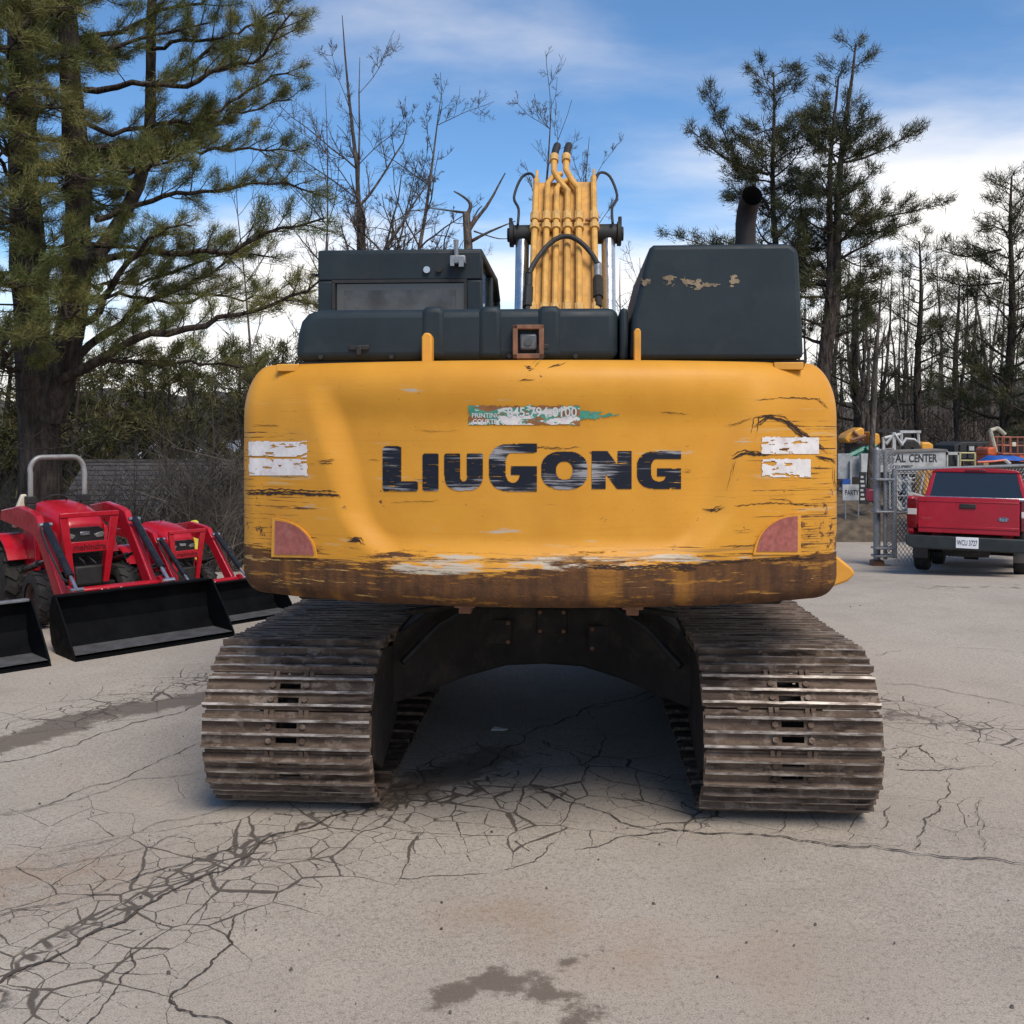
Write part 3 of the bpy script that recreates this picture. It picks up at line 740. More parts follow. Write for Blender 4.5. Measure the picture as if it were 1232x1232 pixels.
# hoods
hl, hr = -1.185, .405
hd = MB().prism([(hl, ZT + .012), (hl + .012, 2.48), (hl + .03, 2.545), (hl + .065, 2.585), (hl + .12, 2.602), (hr, 2.602), (hr, ZT + .012)], 'y', -2.40, -1.15).build('engine_hood', HOOD, EX, bevel=.045, seg=4, angle=50)
for px in (521, 590, 661):
    xr = exl(px, 400, 5.0).x
    MB().prism([(xr - .062, ZT + .02), (xr - .062, 2.59), (xr - .035, 2.612), (xr + .035, 2.612), (xr + .062, 2.59), (xr + .062, ZT + .02)], 'y', -2.409, -1.2).build('hood_rib', HOOD, hd, bevel=.03, seg=4)
for x in (-.86, .02):
    lt_ = MB(); lt_.bb(x - .05, x + .05, -2.412, -2.396, 2.40, 2.425); lt_.bb(x - .012, x + .012, -2.418, -2.398, 2.375, 2.42); lt_.build('hood_latch', BLACK, hd, bevel=.004)
for x in (-1.05, -.70, -.12, .2):
    MB().cyl((x, -2.398, 2.368), (x, -2.409, 2.368), .012, 8).build('hood_bolt', BLACK, hd)
MB().bb(hr + .008, .455, -2.395, -1.15, ZT + .012, 2.60).build('hood_filler_panel', HOOD, EX, bevel=.03, seg=3)
# tall exhaust-side housing with slanted inner flank
tb = MB(); yl = (-2.42, -1.0)
tb.prism([(.462, ZT + .012), (.472, 2.56), (.556, 2.885), (.575, 2.90), (1.225, 2.90), (1.262, 2.865), (1.285, 2.40), (1.285, ZT + .012)], 'y', *yl)
TB = tb.build('exhaust_housing', HOOD, EX, bevel=.028, seg=3, angle=50)
tbv = BVHTree.FromPolygons([Vector(v) for v in tb.v], tb.f)
SCUF = simple('scraped_housing', (.22, .17, .11), .8, 0, .4, 30, (.10, .08, .05), .6)
def scuff(x, y):
    m = 0
    for cx_, cy_, a, b in ((776, 339, 8, 6), (806, 336, 9, 9), (823, 338, 6, 5), (838, 341, 14, 8), (852, 343, 16, 3), (884, 336, 6, 10), (880, 340, 3, 6)):
        m = max(m, 1 - math.hypot((x - cx_) / a, (y - cy_) / b))
    return m > .02 and mnoise.fractal(Vector((x * .13, y * .22, 3.0)), 1., 2., 5) + m * .9 > .33
decal('paint_scrape', scuff, (764, 322, 896, 352), .9, SCUF, TB, .002, tbv)
# black strip standing in for the shaded gap under the hoods
MB().bb(-1.17, 1.30, -2.37, -1.2, ZT - .02, ZT + .012).build('gap_shade_strip', BLACK, EX)
# exhaust pipe with bent, cut-off mouth
e = exl(897, 303, 5.75); r = .057
pts = [(e.x, e.y, 2.86), (e.x, e.y, 3.06), (e.x, e.y, 3.16), (e.x + .004, e.y - .018, 3.215), (e.x + .008, e.y - .055, 3.26), (e.x + .012, e.y - .105, 3.285), (e.x + .014, e.y - .135, 3.29)]
pm = MB(); pm.tube(pts, r, 20, cap=False); pm.tube([(p[0], p[1], p[2]) for p in pts], r * .9, 20, mi=1, cap=False)
pm.build('exhaust_pipe', [EXH, SOOT], EX, fix=False)
MB().lathe([(r * 1.25, 2.885), (r * 1.3, 2.91), (r * 1.02, 2.93)], (e.x, e.y, 0), 'z', 20).build('exhaust_collar', EXH, EX)

# machinery house behind the counterweight, steps at its sides
MB().bb(-1.40, -.55, -1.78, -.95, 1.24, 2.28).build('side_door', YELLOW, EX, bevel=.02)
MB().bb(.55, 1.40, -1.78, .9, 1.24, 2.28).build('side_door', YELLOW, EX, bevel=.02)
MB().bb(.60, 1.34, .0, 1.0, 2.28, 2.5).build('fuel_tank_cover', HOOD, EX, bevel=.04)
MB().bb(-1.25, 1.25, -2.1, 1.6, 1.12, 1.235).build('turntable_deck', FRAME, EX, bevel=.02)
for s in (-1, 1):
    tip = exl(1025 if s > 0 else 280, 688, 5.35); xt = abs(tip.x); mb = MB(); mb.prism([(s * 1.385, tip.z + .16), (s * 1.475, tip.z + .15), (s * (xt - .02), tip.z + .03), (s * xt, tip.z), (s * (xt - .04), tip.z - .04), (s * 1.385, tip.z - .12)], 'y', -2.0, .9)
    mb.build('side_step', YELLOW, EX, bevel=.012)

# cab
cl_, cr_, cyb, cyf = -1.455, -.395, -.87, .95
cab = MB(); zt = 3.165
side = [(cyb, 1.25), (cyb, zt - .03), (cyb + .04, zt), (cyf - .45, zt), (cyf - .18, zt - .12), (cyf, 2.5), (cyf, 1.25)]
# posts, roof and lower panels leave window openings
cab.bb(cl_, cr_, cyb, cyb + .06, 1.25, 2.62); cab.bb(cl_, cr_, cyb, cyb + .06, 2.96, zt - .02)
cab.bb(cl_, cl_ + .10, cyb, cyb + .06, 2.62, 2.96); cab.bb(cr_ - .10, cr_, cyb, cyb + .06, 2.62, 2.96)
cab.prism([(cyb + .003, zt - .05), (cyb + .003, zt - .01), (cyb + .05, zt), (cyf - .45, zt), (cyf - .16, zt - .13), (cyf - .2, zt - .17), (cyf - .45, zt - .06)], 'x', cl_, cr_)
for s in (cl_ + .035, cr_ - .035):
    x0, x1 = s - .033, s + .033
    cab.bb(x0, x1, cyb + .062, cyf, 1.25, 2.3)
    cab.bb(x0, x1, cyb + .062, cyb + .13, 2.3, zt - .05); cab.bb(x0, x1, .0, .07, 2.3, zt - .06)
    cab.prism([(cyf - .06, 2.3), (cyf, 2.3), (cyf, 2.5), (cyf - .16, zt - .15), (cyf - .24, zt - .15), (cyf - .06, 2.48)], 'x', x0, x1)
CABO = cab.build('cab', CABM, EX, bevel=.012, angle=40)
MB().bb(cl_ + .10, cr_ - .10, cyb + .02, cyb + .035, 2.62, 2.96).build('rear_window', GLASS, CABO)
rs = MB()
for x0, x1, z0, z1 in ((cl_ + .095, cr_ - .095, 2.945, 2.965), (cl_ + .095, cl_ + .115, 2.6, 2.95), (cr_ - .115, cr_ - .095, 2.6, 2.95)):
    rs.bb(x0, x1, cyb - .008, cyb + .02, z0, z1)
rs.build('window_seal', BLACK, CABO)
# pale band over the rear glass, painting in its bright reflections
MB().bb(cl_ + .17, cr_ - .17, cyb + .012, cyb + .019, 2.70, 2.90).build('window_reflection', simple('glass_reflection_band', (.05, .052, .055), .12, 0, .7, 6), CABO)
for x in (cl_ + .035, cr_ - .035):
    MB().prism([(cyb + .13, 2.3), (.0, 2.3), (.0, zt - .07), (cyb + .13, zt - .07)], 'x', x - .006, x + .006).build('side_window', CLEARG, CABO)
    MB().prism([(.07, 2.3), (cyf - .06, 2.3), (cyf - .06, 2.48), (cyf - .24, zt - .12), (.07, zt - .07)], 'x', x - .006, x + .006).build('side_window', CLEARG, CABO)
MB().prism([(cl_ + .07, 2.3), (cr_ - .07, 2.3), (cr_ - .07, 2.5), (cl_ + .07, 2.5)], 'y', cyf - .03, cyf - .02).build('front_window', CLEARG, CABO)
lp = exl(550, 312, 6.45); wl = MB()
wl.bb(lp.x - .05, lp.x + .05, cyb - .07, cyb - .005, lp.z - .025, lp.z + .03); wl.build('work_lamp', STEEL, CABO, bevel=.008)
wl = MB(); wl.tube([(lp.x - .01, cyb - .03, lp.z + .02), (lp.x - .012, cyb - .04, lp.z + .08), (lp.x - .012, cyb - .04, lp.z + .13)], [.016, .013, .018], 8); wl.bb(lp.x - .045, lp.x - .02, cyb - .08, cyb - .05, lp.z - .04, lp.z + .005); wl.bb(lp.x + .01, lp.x + .04, cyb - .08, cyb - .05, lp.z - .045, lp.z)
wl.build('lamp_bracket', STEEL, CABO)
for px, rr, m in ((512, .022, CHROME), (527, .018, BLACK)):
    p = exl(px, 323, 6.48); mb = MB(); mb.cyl((p.x, cyb + .01, p.z), (p.x, cyb - .02, p.z), rr, 12); mb.build('cab_stud', m, CABO)
MB().tube([(cl_ - .04, -.3, 3.0), (cl_ - .07, -.5, 3.05), (cl_ - .03, -.86, 3.0)], .012, 6).build('grab_rail', BLACK, CABO)

# boom rising away, its pipes, hoses and the two lift cylinders
xb = .115                                            # boom centre line in the machine
def bp(t):                                           # along the lower boom: t=0 foot .. 1 bend
    return Vector((xb, .15 + 1.60 * t, 2.05 + 2.05 * t))
bd = (bp(1) - bp(0)).normalized(); bn = Vector((0, -bd.z, bd.y))   # towards the camera and up
hw = .265
bm_ = MB()
secs = [(bp(0), .20), (bp(.25), .30), (bp(.6), .34), (bp(1.0), .36)]
prof = []
for p, d in secs: prof.append((p.y + bn.y * .12, p.z + bn.z * .12))
top = Vector((xb, 2.35, 4.42)); 
prof += [(2.05, 4.22), (3.4, 4.28), (5.6, 3.75), (5.55, 3.45), (3.4, 3.8), (2.4, 3.65)]
for p, d in secs[::-1][1:]: prof.append((p.y - bn.y * d, p.z - bn.z * d))
bm_.prism(prof, 'x', xb - hw, xb + hw)
BOOM = bm_.build('boom', BOOMY, EX, bevel=.018)
arm = MB(); arm.prism([(5.2, 3.95), (5.75, 4.1), (6.1, 3.6), (5.65, .95), (5.45, .95), (5.35, 3.4)], 'x', xb - .17, xb + .17); arm.build('stick', BOOMY, EX, bevel=.02)
bk = MB(); pr = [(5.35, .98), (5.8, .98), (5.95, .5), (5.7, .06), (5.2, .02), (4.75, .25), (4.95, .32), (5.25, .16), (5.6, .2), (5.78, .5), (5.66, .85), (5.35, .88)]
bk.prism(pr, 'x', xb - .6, xb + .6); bk.prism([(5.35, .9), (5.8, .9), (5.95, .5), (5.7, .08), (5.2, .04), (4.75, .25)], 'x', xb - .62, xb - .601); bk.prism([(5.35, .9), (5.8, .9), (5.95, .5), (5.7, .08), (5.2, .04), (4.75, .25)], 'x', xb + .601, xb + .62)
bk.build('bucket', FRAME, EX, bevel=.01)
cyl_ = MB(); cyl_.cyl((xb, 2.6, 4.33), (xb, 4.6, 4.2), .085, 14); cyl_.cyl((xb, 4.6, 4.2), (xb, 5.6, 4.0), .05, 12); cyl_.build('stick_cylinder', BOOMY, EX)
def on_boom(t, dx, up): return bp(t) + bn * (.12 + up) + Vector((dx, 0, 0))
CLAMP = simple('pale_pipe_clamp', (.56, .33, .10), .5, 0, .2, 20, (.2, .12, .06), .4)
xs_pipe = [(-.255, .027), (-.155, .026), (-.075, .026), (.02, .028), (.115, .028), (.245, .026)]
for k, (dx, r) in enumerate(xs_pipe):
    t1 = (.99, .97, .94, .93, .94, 1.0)[k]
    pts = [on_boom(t, dx, .05) for t in np.linspace(.2, t1, 8)]
    if k in (3, 4):
        off = -.12 if k == 3 else -.11
        q = pts[-1]; pts += [q + bd * .08 + Vector((off * .5, 0, .02)), q + bd * .2 + Vector((off, 0, .04)), q + bd * .34 + Vector((off, 0, .06))]
    if k in (1, 2): pts += [pts[-1] + bd * .10 + Vector((.05, 0, 0)), pts[-1] + bd * .16 + Vector((.12, 0, -.02))]
    MB().tube(pts, r, 10).build('hydraulic_pipe', BOOMY, BOOM)
    q = on_boom(.8, dx, .05); mb = MB(); mb.cyl(q - bd * .05, q + bd * .05, r + .012, 10); mb.cyl(q - bd * .16, q - bd * .10, r + .016, 10); mb.build('pipe_clamp', CLAMP, BOOM)
    q = on_boom(.38, dx, .05); mb = MB(); mb.cyl(q - bd * .03, q + bd * .05, r + .013, 10); mb.cyl(q - bd * .08, q - bd * .03, r + .006, 10); mb.build('pipe_clamp', CLAMP, BOOM)
for t in (.38, .79):
    for a, b in ((-.155, -.075), (.02, .115), (.17, .245), (-.255, -.2)):
        p, q = on_boom(t, a, .035), on_boom(t, b, .035); mb = MB(); mb.cyl(p, q, .014, 6); mb.build('clamp_bar', RUSTY, BOOM)
# upper hose stubs
for k, (off, dx) in enumerate(((-.12, .02), (-.11, .115))):
    q = on_boom(.93, dx, .05) + bd * .34 + Vector((off, 0, .06))
    mb = MB(); mb.cyl(q - bd * .03, q + bd * .05, .04, 12); mb.build('pipe_clamp', CLAMP, BOOM)
    MB().tube([q + bd * .04, q + bd * .12 + Vector((.012, 0, .01)), q + bd * .19 + Vector((.025, .02, .01))], .034, 10).build('hydraulic_hose', BLACK, BOOM)
# arched cross-hose
p0, p1 = on_boom(.52, -.285, .07), on_boom(.56, .265, .07)
arc_ = [p0.lerp(p1, u) + bd * (.33 * math.sin(math.pi * u) ** .8) + bn * (.02 + .05 * math.sin(math.pi * u)) for u in np.linspace(0, 1, 17)]
MB().tube(arc_, .021, 10).build('hydraulic_hose', BLACK, BOOM)
for p, m in ((p0, BLACK), (p1, STEEL)):
    mb = MB(); mb.cyl(p - bd * .13, p + bd * .02, .033, 12); mb.build('hose_fitting', m, BOOM)
    mb = MB(); mb.cyl(p - bd * .36, p - bd * .14, .040, 10); mb.cyl(p - bd * .46, p - bd * .36, .028, 10); mb.build('hose_fitting', FRAME if m is STEEL else BLACK, BOOM)
# side ears and hoses at the bend
for s, h in ((-1, .0), (1, .0)):
    a, b = on_boom(.97, s * .25, .03), on_boom(.74, s * .40, .02)
    pts = [a, a + bd * .16 + Vector((s * .05, 0, 0)), a + bd * .17 + Vector((s * .14, 0, -.04)), a + Vector((s * .20, 0, -.10)), b + bd * .30 + Vector((s * .0, 0, 0)), b + bd * .1]
    sm_ = []
    for i in range(len(pts) - 1):
        P0, P1, P2, P3 = pts[max(i - 1, 0)], pts[i], pts[i + 1], pts[min(i + 2, len(pts) - 1)]
        for u in (0, .25, .5, .75): sm_.append(.5 * ((2 * P1) + (P2 - P0) * u + (2 * P0 - 5 * P1 + 4 * P2 - P3) * u * u + (3 * P1 - P0 - 3 * P2 + P3) * u ** 3))
    MB().tube(sm_ + [pts[-1]], .012, 8).build('hydraulic_hose', BLACK, BOOM)
    ear = MB(); q = on_boom(.97, s * .25, .02); ear.box(q, (.022, .10, .34), Matrix.Rotation(math.atan2(-bd.y, bd.z), 3, 'X')); ear.build('boom_ear', BOOMY, BOOM, bevel=.006)
    # lift cylinder: yellow barrel below, chrome rod, black trunnion
    top_ = on_boom(.78, s * .365, -.10); bot = Vector((xb + s * .365, .75, 1.55)); d = (top_ - bot)
    LC = MB().cyl(bot, bot + d * .48, .085, 18).build('lift_cylinder', YELLOW, EX)
    MB().cyl(bot + d * .48, bot + d * .97, .058, 18).build('rod', CHROME, LC)
    tr = MB(); tr.cyl(top_ - Vector((s * .09, 0, 0)), top_ + Vector((s * .075, 0, 0)), .085, 20); tr.cyl(top_ + Vector((s * .075, 0, 0)), top_ + Vector((s * .11, 0, 0)), .105, 20); tr.cyl(top_ + Vector((s * .11, 0, .0)), top_ + Vector((s * .13, 0, 0)), .06, 14)
    tr.box(top_ + Vector((s * .1, 0, .1)), (.03, .05, .09)); tr.build('trunnion', BLACK, LC, bevel=.006)

# undercarriage: arched carbody with splayed legs
def loft(secs):
    mb = MB(); vs = []
    for x, y0, y1, z0, z1 in secs: vs += [(x, y0, z0), (x, y1, z0), (x, y1, z1), (x, y0, z1)]
    fs = [(4 * i + a, 4 * i + (a + 1) % 4, 4 * i + 4 + (a + 1) % 4, 4 * i + 4 + a) for i in range(len(secs) - 1) for a in range(4)]
    fs += [(0, 3, 2, 1), tuple(4 * (len(secs) - 1) + k for k in range(4))]
    return mb.add(vs, fs)
half = [(.87, -1.45, -.55, .40, .80), (.70, -1.28, -.45, .425, .90), (.48, -1.02, -.2, .462, 1.0), (.24, -.84, 0, .492, 1.04)]
secs = [(-x, a, b, c_, d) for x, a, b, c_, d in half] + [(0, -.82, 0, .50, 1.04)] + half[::-1]
uc = loft(secs); uc2 = loft([(x, -b, -a, c_, d) for x, a, b, c_, d in secs]); uc.add(uc2.v, uc2.f)
UC = uc.build('carbody', FRAME, EX, bevel=.02)
MB().lathe([(.0, 1.0), (.62, 1.0), (.66, 1.03), (.66, 1.12), (.0, 1.12)], (0, 0, 0), 'z', 40).build('slew_ring', FRAME, EX)
for q, (x, z) in enumerate(((-.62, .62), (-.30, .74), (.05, .80), (.38, .72), (.66, .60))):
    yy = np.interp(abs(x), [0, .24, .48, .70, .87], [-.82, -.84, -1.02, -1.28, -1.45]) - .012
    if abs(x) < .4: MB().bb(x - .10, x + .10, yy - .004, yy + .02, z - .10, z + .06).build('cover_plate', FRAME, UC, bevel=.008)
    for dx in (-.075, .075):
        for dz in (-.08, .04):
            if abs(x) < .4: MB().cyl((x + dx, yy - .002, z + dz), (x + dx, yy - .016, z + dz), .013, 6).build('bolt', RUSTY, UC)
for s in (-1, 1):
    MB().tube([(s * .10, -.86, .98), (s * .22, -.98, .90), (s * .42, -1.10, .93), (s * .62, -1.34, .84), (s * .80, -1.50, .66)], .022, 8).build('travel_hose', BLACK, UC)
    MB().box((s * .60, -1.21, .93), (.5, .05, .03), Matrix.Rotation(-s * .72, 3, 'Z')).build('weld_flange', FRAME, UC, bevel=.006)
# curved hose on the right leg, its paler tone painting a glint
MB().tube([exl(760, 742, 6.3), exl(785, 748, 6.25), exl(805, 760, 6.2), exl(815, 775, 6.15)], .022, 8).build('travel_hose', simple('glint_hose', (.06, .05, .045), .7), UC)

# tracks
NSH, RC, LC_, SW = 49, .404, 1.82, .88
def shoe_mesh(seed):
    rs = random.Random(seed); mb = MB(); P = .2004; t0 = -.012
    def strip(x0, x1, y0, y1, z0, z1, mi=0): mb.bb(x0, x1, y0, y1, z0, z1, mi)
    hw_ = SW / 2; hole = .055
    gy = (-.078, -.008, .062)
    # base plate: one long section each side of the mud holes, bridges between
    for s in (-1, 1):
        a, b = (hole, hw_) if s > 0 else (-hw_, -hole)
        ch = .02
        mb.prism([(a if s > 0 else a + ch, -.094), (b - (ch if s > 0 else 0), -.094), (b, -.094 + ch), (b, .085), (a, .085)] if s > 0 else
                 [(a + ch, -.094), (b, -.094), (b, .085), (a, .085), (a, -.094 + ch)], 'z', t0, 0)
    for y0, y1 in ((-.094, -.058), (-.028, .016), (.046, .085)): strip(-hole, hole, y0, y1, t0, -.0005)
    strip(-hw_ + .01, hw_ - .01, .080, .098, -.030, -.012)          # lapped trailing lip
    for k, y in enumerate(gy):
        h = .030 if k != 1 else .027
        e0 = -hw_ + .004 * k; e1 = hw_ - .003 * k
        n = 14; vs = []
        for i in range(n + 1):
            x = e0 + (e1 - e0) * i / n; hh = h + rs.uniform(-.0010, .0008) - (.004 if rs.random() < .04 else 0); w = .0068 + rs.uniform(-.0005, .0006); dy = rs.uniform(-.0004, .0004)
            if i in (0, n): hh -= rs.uniform(.001, .005)
            vs += [(x, y - .011, -.004), (x, y + dy - w, hh), (x, y + dy + w, hh), (x, y + .011, -.004)]
        for i in range(n):
            o = 4 * i; mb.add(vs[o:o + 8], [(0, 4, 5, 1), (2, 6, 7, 3)]); mb.add([vs[o + 1], vs[o + 2], vs[o + 6], vs[o + 5]], [(0, 1, 2, 3)], 1)
        mb.add(vs[:4], [(0, 1, 2, 3)]); mb.add(vs[-4:], [(3, 2, 1, 0)])
    for x in (-.088, .088):
        for y in (-.043, .031):
            mb.cyl((x, y, -.001), (x, y, .015), .0165, 6)
    for x in (-.105, -.075, .075, .105): strip(x - .011, x + .011, .070, .112, -.05, .004)     # link nuts seen between shoes
    # caked earth lying against the grousers
    for q in range(rs.randint(5, 10)):
        g = rs.choice(gy); x = rs.uniform(-.40, .36); L = rs.uniform(.03, .16); d = rs.uniform(.012, .026); hz = rs.uniform(.006, .018); sd_ = rs.choice((-1, 1))
        if abs(x) < .13 or abs(x + L) < .13: continue
        mb.add([(x, g + sd_ * .009, -.002), (x + L, g + sd_ * .009, -.002), (x + L * .8, g + sd_ * (.009 + d), -.001), (x + L * .2, g + sd_ * (.009 + d * .8), -.001), (x + L * .25, g + sd_ * .009, hz), (x + L * .8, g + sd_ * .009, hz * .8)], [(0, 3, 4), (3, 2, 5, 4), (2, 1, 5)], 2)
    return mb.mesh('track_shoe', [TRK, WORN, MUD], angle=30, fix=False)
MUD = simple('caked_earth', (.13, .092, .062), .95, 0, .45, 30, (.05, .035, .025), .5, .6)
SHOES = [shoe_mesh(k) for k in range(6)]
def track_path(s):
    L1 = 2 * LC_; A = math.pi * RC; s %= 2 * (L1 + A)
    zc = .432
    if s < L1:
        y = -LC_ + s; sag = .045 * (1 - (y / LC_) ** 2); return y, zc + RC - sag, math.atan2(.09 * y / LC_ ** 2, 1)
    s -= L1
    if s < A: a = s / RC; return LC_ + RC * math.sin(a), zc + RC * math.cos(a), -a
    s -= A
    if s < L1: return LC_ - s, zc - RC, -math.pi
    s -= L1; a = s / RC; return -LC_ - RC * math.sin(a), zc - RC * math.cos(a), -math.pi - a
Rk = random.Random(3)
for s in (-1, 1):
    X0 = s * 1.275; fm = MB()
    fm.bb(X0 - .14, X0 + .14, -1.45, 1.5, .26, .62); fm.bb(X0 - s * .20 - .06, X0 - s * .20 + .06, -1.35, 1.35, .3, .56)
    for y in np.linspace(-1.3, 1.3, 7): fm.cyl((X0 - .17, y, .19), (X0 + .17, y, .19), .11, 16)
    # chain links under the shoes
    per = 2 * (2 * LC_ + math.pi * RC)
    for k in range(NSH):
        y, z, a = track_path(k * per / NSH); R3 = Matrix.Rotation(a, 3, 'X'); c0 = Vector((X0, y, z))
        for dx in (-.09, .09): fm.box(c0 + R3 @ Vector((dx, .02, -.065)), (.045, .17, .10), R3)
    TR = fm.build('track', FRAME, EX, bevel=0, label='left crawler track' if s < 0 else 'right crawler track')
    sp = MB(); 
    pr = []
    for k in range(21):
        a = 2 * math.pi * k / 21
        for da, rr in ((-.1, .25), (-.05, .30), (.05, .30), (.1, .25)): pr.append((-LC_ + rr * math.cos(a + da), .432 + rr * math.sin(a + da)))
    sp.prism(pr, 'x', X0 - .05, X0 + .05); sp.cyl((X0 - .20, -LC_, .432), (X0 + .20, -LC_, .432), .21, 24); sp.build('sprocket', FRAME, TR)
    idl = MB(); idl.cyl((X0 - .1, LC_, .432), (X0 + .1, LC_, .432), .30, 28); idl.build('idler', FRAME, TR)
    gpl = MB(); xi = X0 - s * .40; gpl.prism([(-2.05, .50), (-1.95, .72), (-1.72, .80), (-1.3, .72), (-1.3, .30), (-1.78, .14), (-2.0, .25)], 'x', xi - .012, xi + .012); gpl.build('motor_guard', FRAME, TR, bevel=.006)
    for k in range(NSH):
        y, z, a = track_path(k * per / NSH + (.05 if s > 0 else .0))
        link('track_shoe', SHOES[Rk.randrange(6)], TR, (X0 + Rk.uniform(-.004, .004), y, z), (a + Rk.uniform(-.02, .02), 0, Rk.uniform(-.003, .003)))
#==PART2==
# ------------------------------------------------------------------ red compact tractors with front loaders
def bucket_profile():      # (y, z) back wall to lip, y=0 lip, going back
    return [(-.02, .012), (-.40, .03), (-.50, .10), (-.545, .22), (-.55, .36), (-.50, .49)]
DRIM = simple('dark_wheel_rim', (.05, .02, .02), .6, 0, .3, 8)
LAMPG = simple('lamp_glass', (.22, .21, .2), .12)
RBAR = simple('grey_roll_bar_paint', (.25, .25, .245), .4, .2, .15, 8, (.12, .10, .08), .3)
TXTR = simple('dark_red_print', (.10, .004, .008), .5, 0, .1, 5)
def tractor(label, lip=None, rops=True):
    t = thing('tractor', label, 'tractor', group='red tractors with front loaders parked in a row')
    # bucket
    pr = bucket_profile(); th = .014; W2 = .75
    inner = [(y + .014, z + .012) for y, z in pr]; poly = pr + [(pr[-1][0] + .014, pr[-1][1])] + inner[::-1][1:-1] + [(-.02, .022)]
    mb = MB(); mb.prism(poly, 'x', -W2, W2)
    B = mb.build('bucket', BUCK, t, smooth=False)
    side = [(.0, .0), (-.42, .0), (-.53, .08), (-.575, .22), (-.575, .37), (-.515, .505), (-.44, .505), (-.20, .26), (-.02, .05)]
    for s in (-1, 1): MB().prism(side, 'x', s * W2, s * (W2 + .016)).build('side_plate', BUCK, B, bevel=.003)
    MB().bb(-W2 - .012, W2 + .012, -.14, .012, .0, .012).build('cutting_edge', BUCK, B)
    MB().bb(-W2 + .004, W2 - .004, -.42, -.03, .0455, .049).build('floor_plate', BFLOOR, B)
    tl = MB(); tl.bb(-W2, W2, -.53, -.46, .487, .512); tl.build('top_lip', lip or BUCK, B, bevel=.006)
    # loader arms, one mesh each, bent at the knee
    for s in (-1, 1):
        x = s * .45; a = MB()
        a.prism([(-2.75, 1.02), (-2.72, 1.13), (-2.2, 1.20), (-1.85, 1.165), (-1.70, 1.13), (-1.62, 1.03), (-.98, .36), (-.90, .22), (-.98, .18), (-1.12, .26), (-1.40, .58), (-1.66, .86), (-1.80, .93), (-2.2, .98)], 'x', x - .035, x + .035)
        a.build('loader_arm', REDP, t, bevel=.012)
        up = MB(); up.prism([(-2.28, .35), (-2.02, .35), (-1.98, .62), (-2.06, .95), (-2.2, 1.0), (-2.34, .9)], 'x', x - s * .09 - .03, x - s * .09 + .03); up.build('loader_mast', REDP, t, bevel=.012)
        c0, c1 = Vector((x + s * .0, -1.62, .99)), Vector((x, -.80, .46)); d = c1 - c0
        off = Vector((0, .085, .06)); c0 += off; c1 += off * .55; d = c1 - c0
        cy = MB(); cy.cyl(c0, c0 + d * .80, .036, 12); cy.build('bucket_cylinder', simple_black, t)
        rd = MB(); rd.cyl(c0 + d * .8, c1, .018, 10); rd.build('cylinder_rod', CHROME, t)
        pn = MB(); pn.cyl(c0 + Vector((-.06, 0, 0)), c0 + Vector((.06, 0, 0)), .022, 10); pn.cyl(c1 + Vector((-.06, 0, 0)), c1 + Vector((.06, 0, 0)), .022, 10)
        pn.cyl(Vector((x - .05, -1.02, .30)), Vector((x + .05, -1.02, .30)), .02, 10); pn.build('pivot_pin', CHROME, t)
        ht = MB(); ht.tube([c0 + Vector((s * .05, .0, -.02)), c0 + d * .3 + Vector((s * .06, .0, -.06)), c0 + d * .75 + Vector((s * .055, 0, -.05)), c0 + d * .82 + Vector((s * .03, 0, -.03))], .012, 6); ht.build('hydraulic_hose', BLACK, t)
        lc0, lc1 = Vector((x, -2.12, .55)), Vector((x, -1.45, .72)); lc = MB(); lc.cyl(lc0, lc0.lerp(lc1, .6), .035, 12); lc.cyl(lc0.lerp(lc1, .6), lc1, .018, 10); lc.build('lift_cylinder', simple_black, t)
        tk = MB(); tk.prism([(-1.0, .50), (-.93, .52), (-.60, .40), (-.58, .30), (-.66, .28), (-.95, .40)], 'x', x - .02, x + .02); tk.build('bucket_link', REDP, t, bevel=.008)
    cb_ = MB(); cb_.bb(-.45, .45, -1.04, -.93, .36, .475); CBAR = cb_.build('cross_bar', REDP, t, bevel=.02)
    text_part('lettering', 'mahindra', WHITE, CBAR, (.30, -.925, .385), (-1, 0, 0), (0, 0, 1), .46, .07)
    # brush guard
    g = MB()
    g.bb(-.30, .30, -1.60, -1.56, 1.10, 1.15)
    GD = g.build('brush_guard', REDP, t, bevel=.008)
    for s in (-1, 1):
        MB().prism([(s * .30, 1.10), (s * .215, 1.10), (s * .14, .42), (s * .20, .42)], 'y', -1.61, -1.57).build('guard_post', REDP, GD, bevel=.006)
    gb = MB(); gb.bb(-.20, .20, -1.605, -1.575, .74, .85); gb.build('guard_bar', REDP, GD, bevel=.006)
    text_part('lettering', 'mahindra', TXTR, GD, (.165, -1.57, .765), (-1, 0, 0), (0, 0, 1), .33, .062)
    # hood with rounded nose, grille, lamps
    hw = .25
    h = MB(); sec = []
    for y, zt_, w, zb in ((-1.72, .98, .19, .56), (-1.74, 1.04, .22, .54), (-1.80, 1.09, .24, .53), (-1.95, 1.15, .255, .53), (-2.2, 1.20, .26, .55), (-2.48, 1.225, .26, .58)):
        sec.append([(-w, y, zb), (-w, y, zt_ - .10), (-w * .88, y, zt_ - .035), (-w * .55, y, zt_ - .006), (0, y, zt_), (w * .55, y, zt_ - .006), (w * .88, y, zt_ - .035), (w, y, zt_ - .10), (w, y, zb)])
    n = 9; vs = [p for s_ in sec for p in s_]
    h.add(vs, [(i * n + k, i * n + k + 1, (i + 1) * n + k + 1, (i + 1) * n + k) for i in range(len(sec) - 1) for k in range(n - 1)] + [tuple(range(n)), tuple((len(sec) - 1) * n + k for k in range(n))])
    HD = h.build('hood', REDP, t, angle=60)
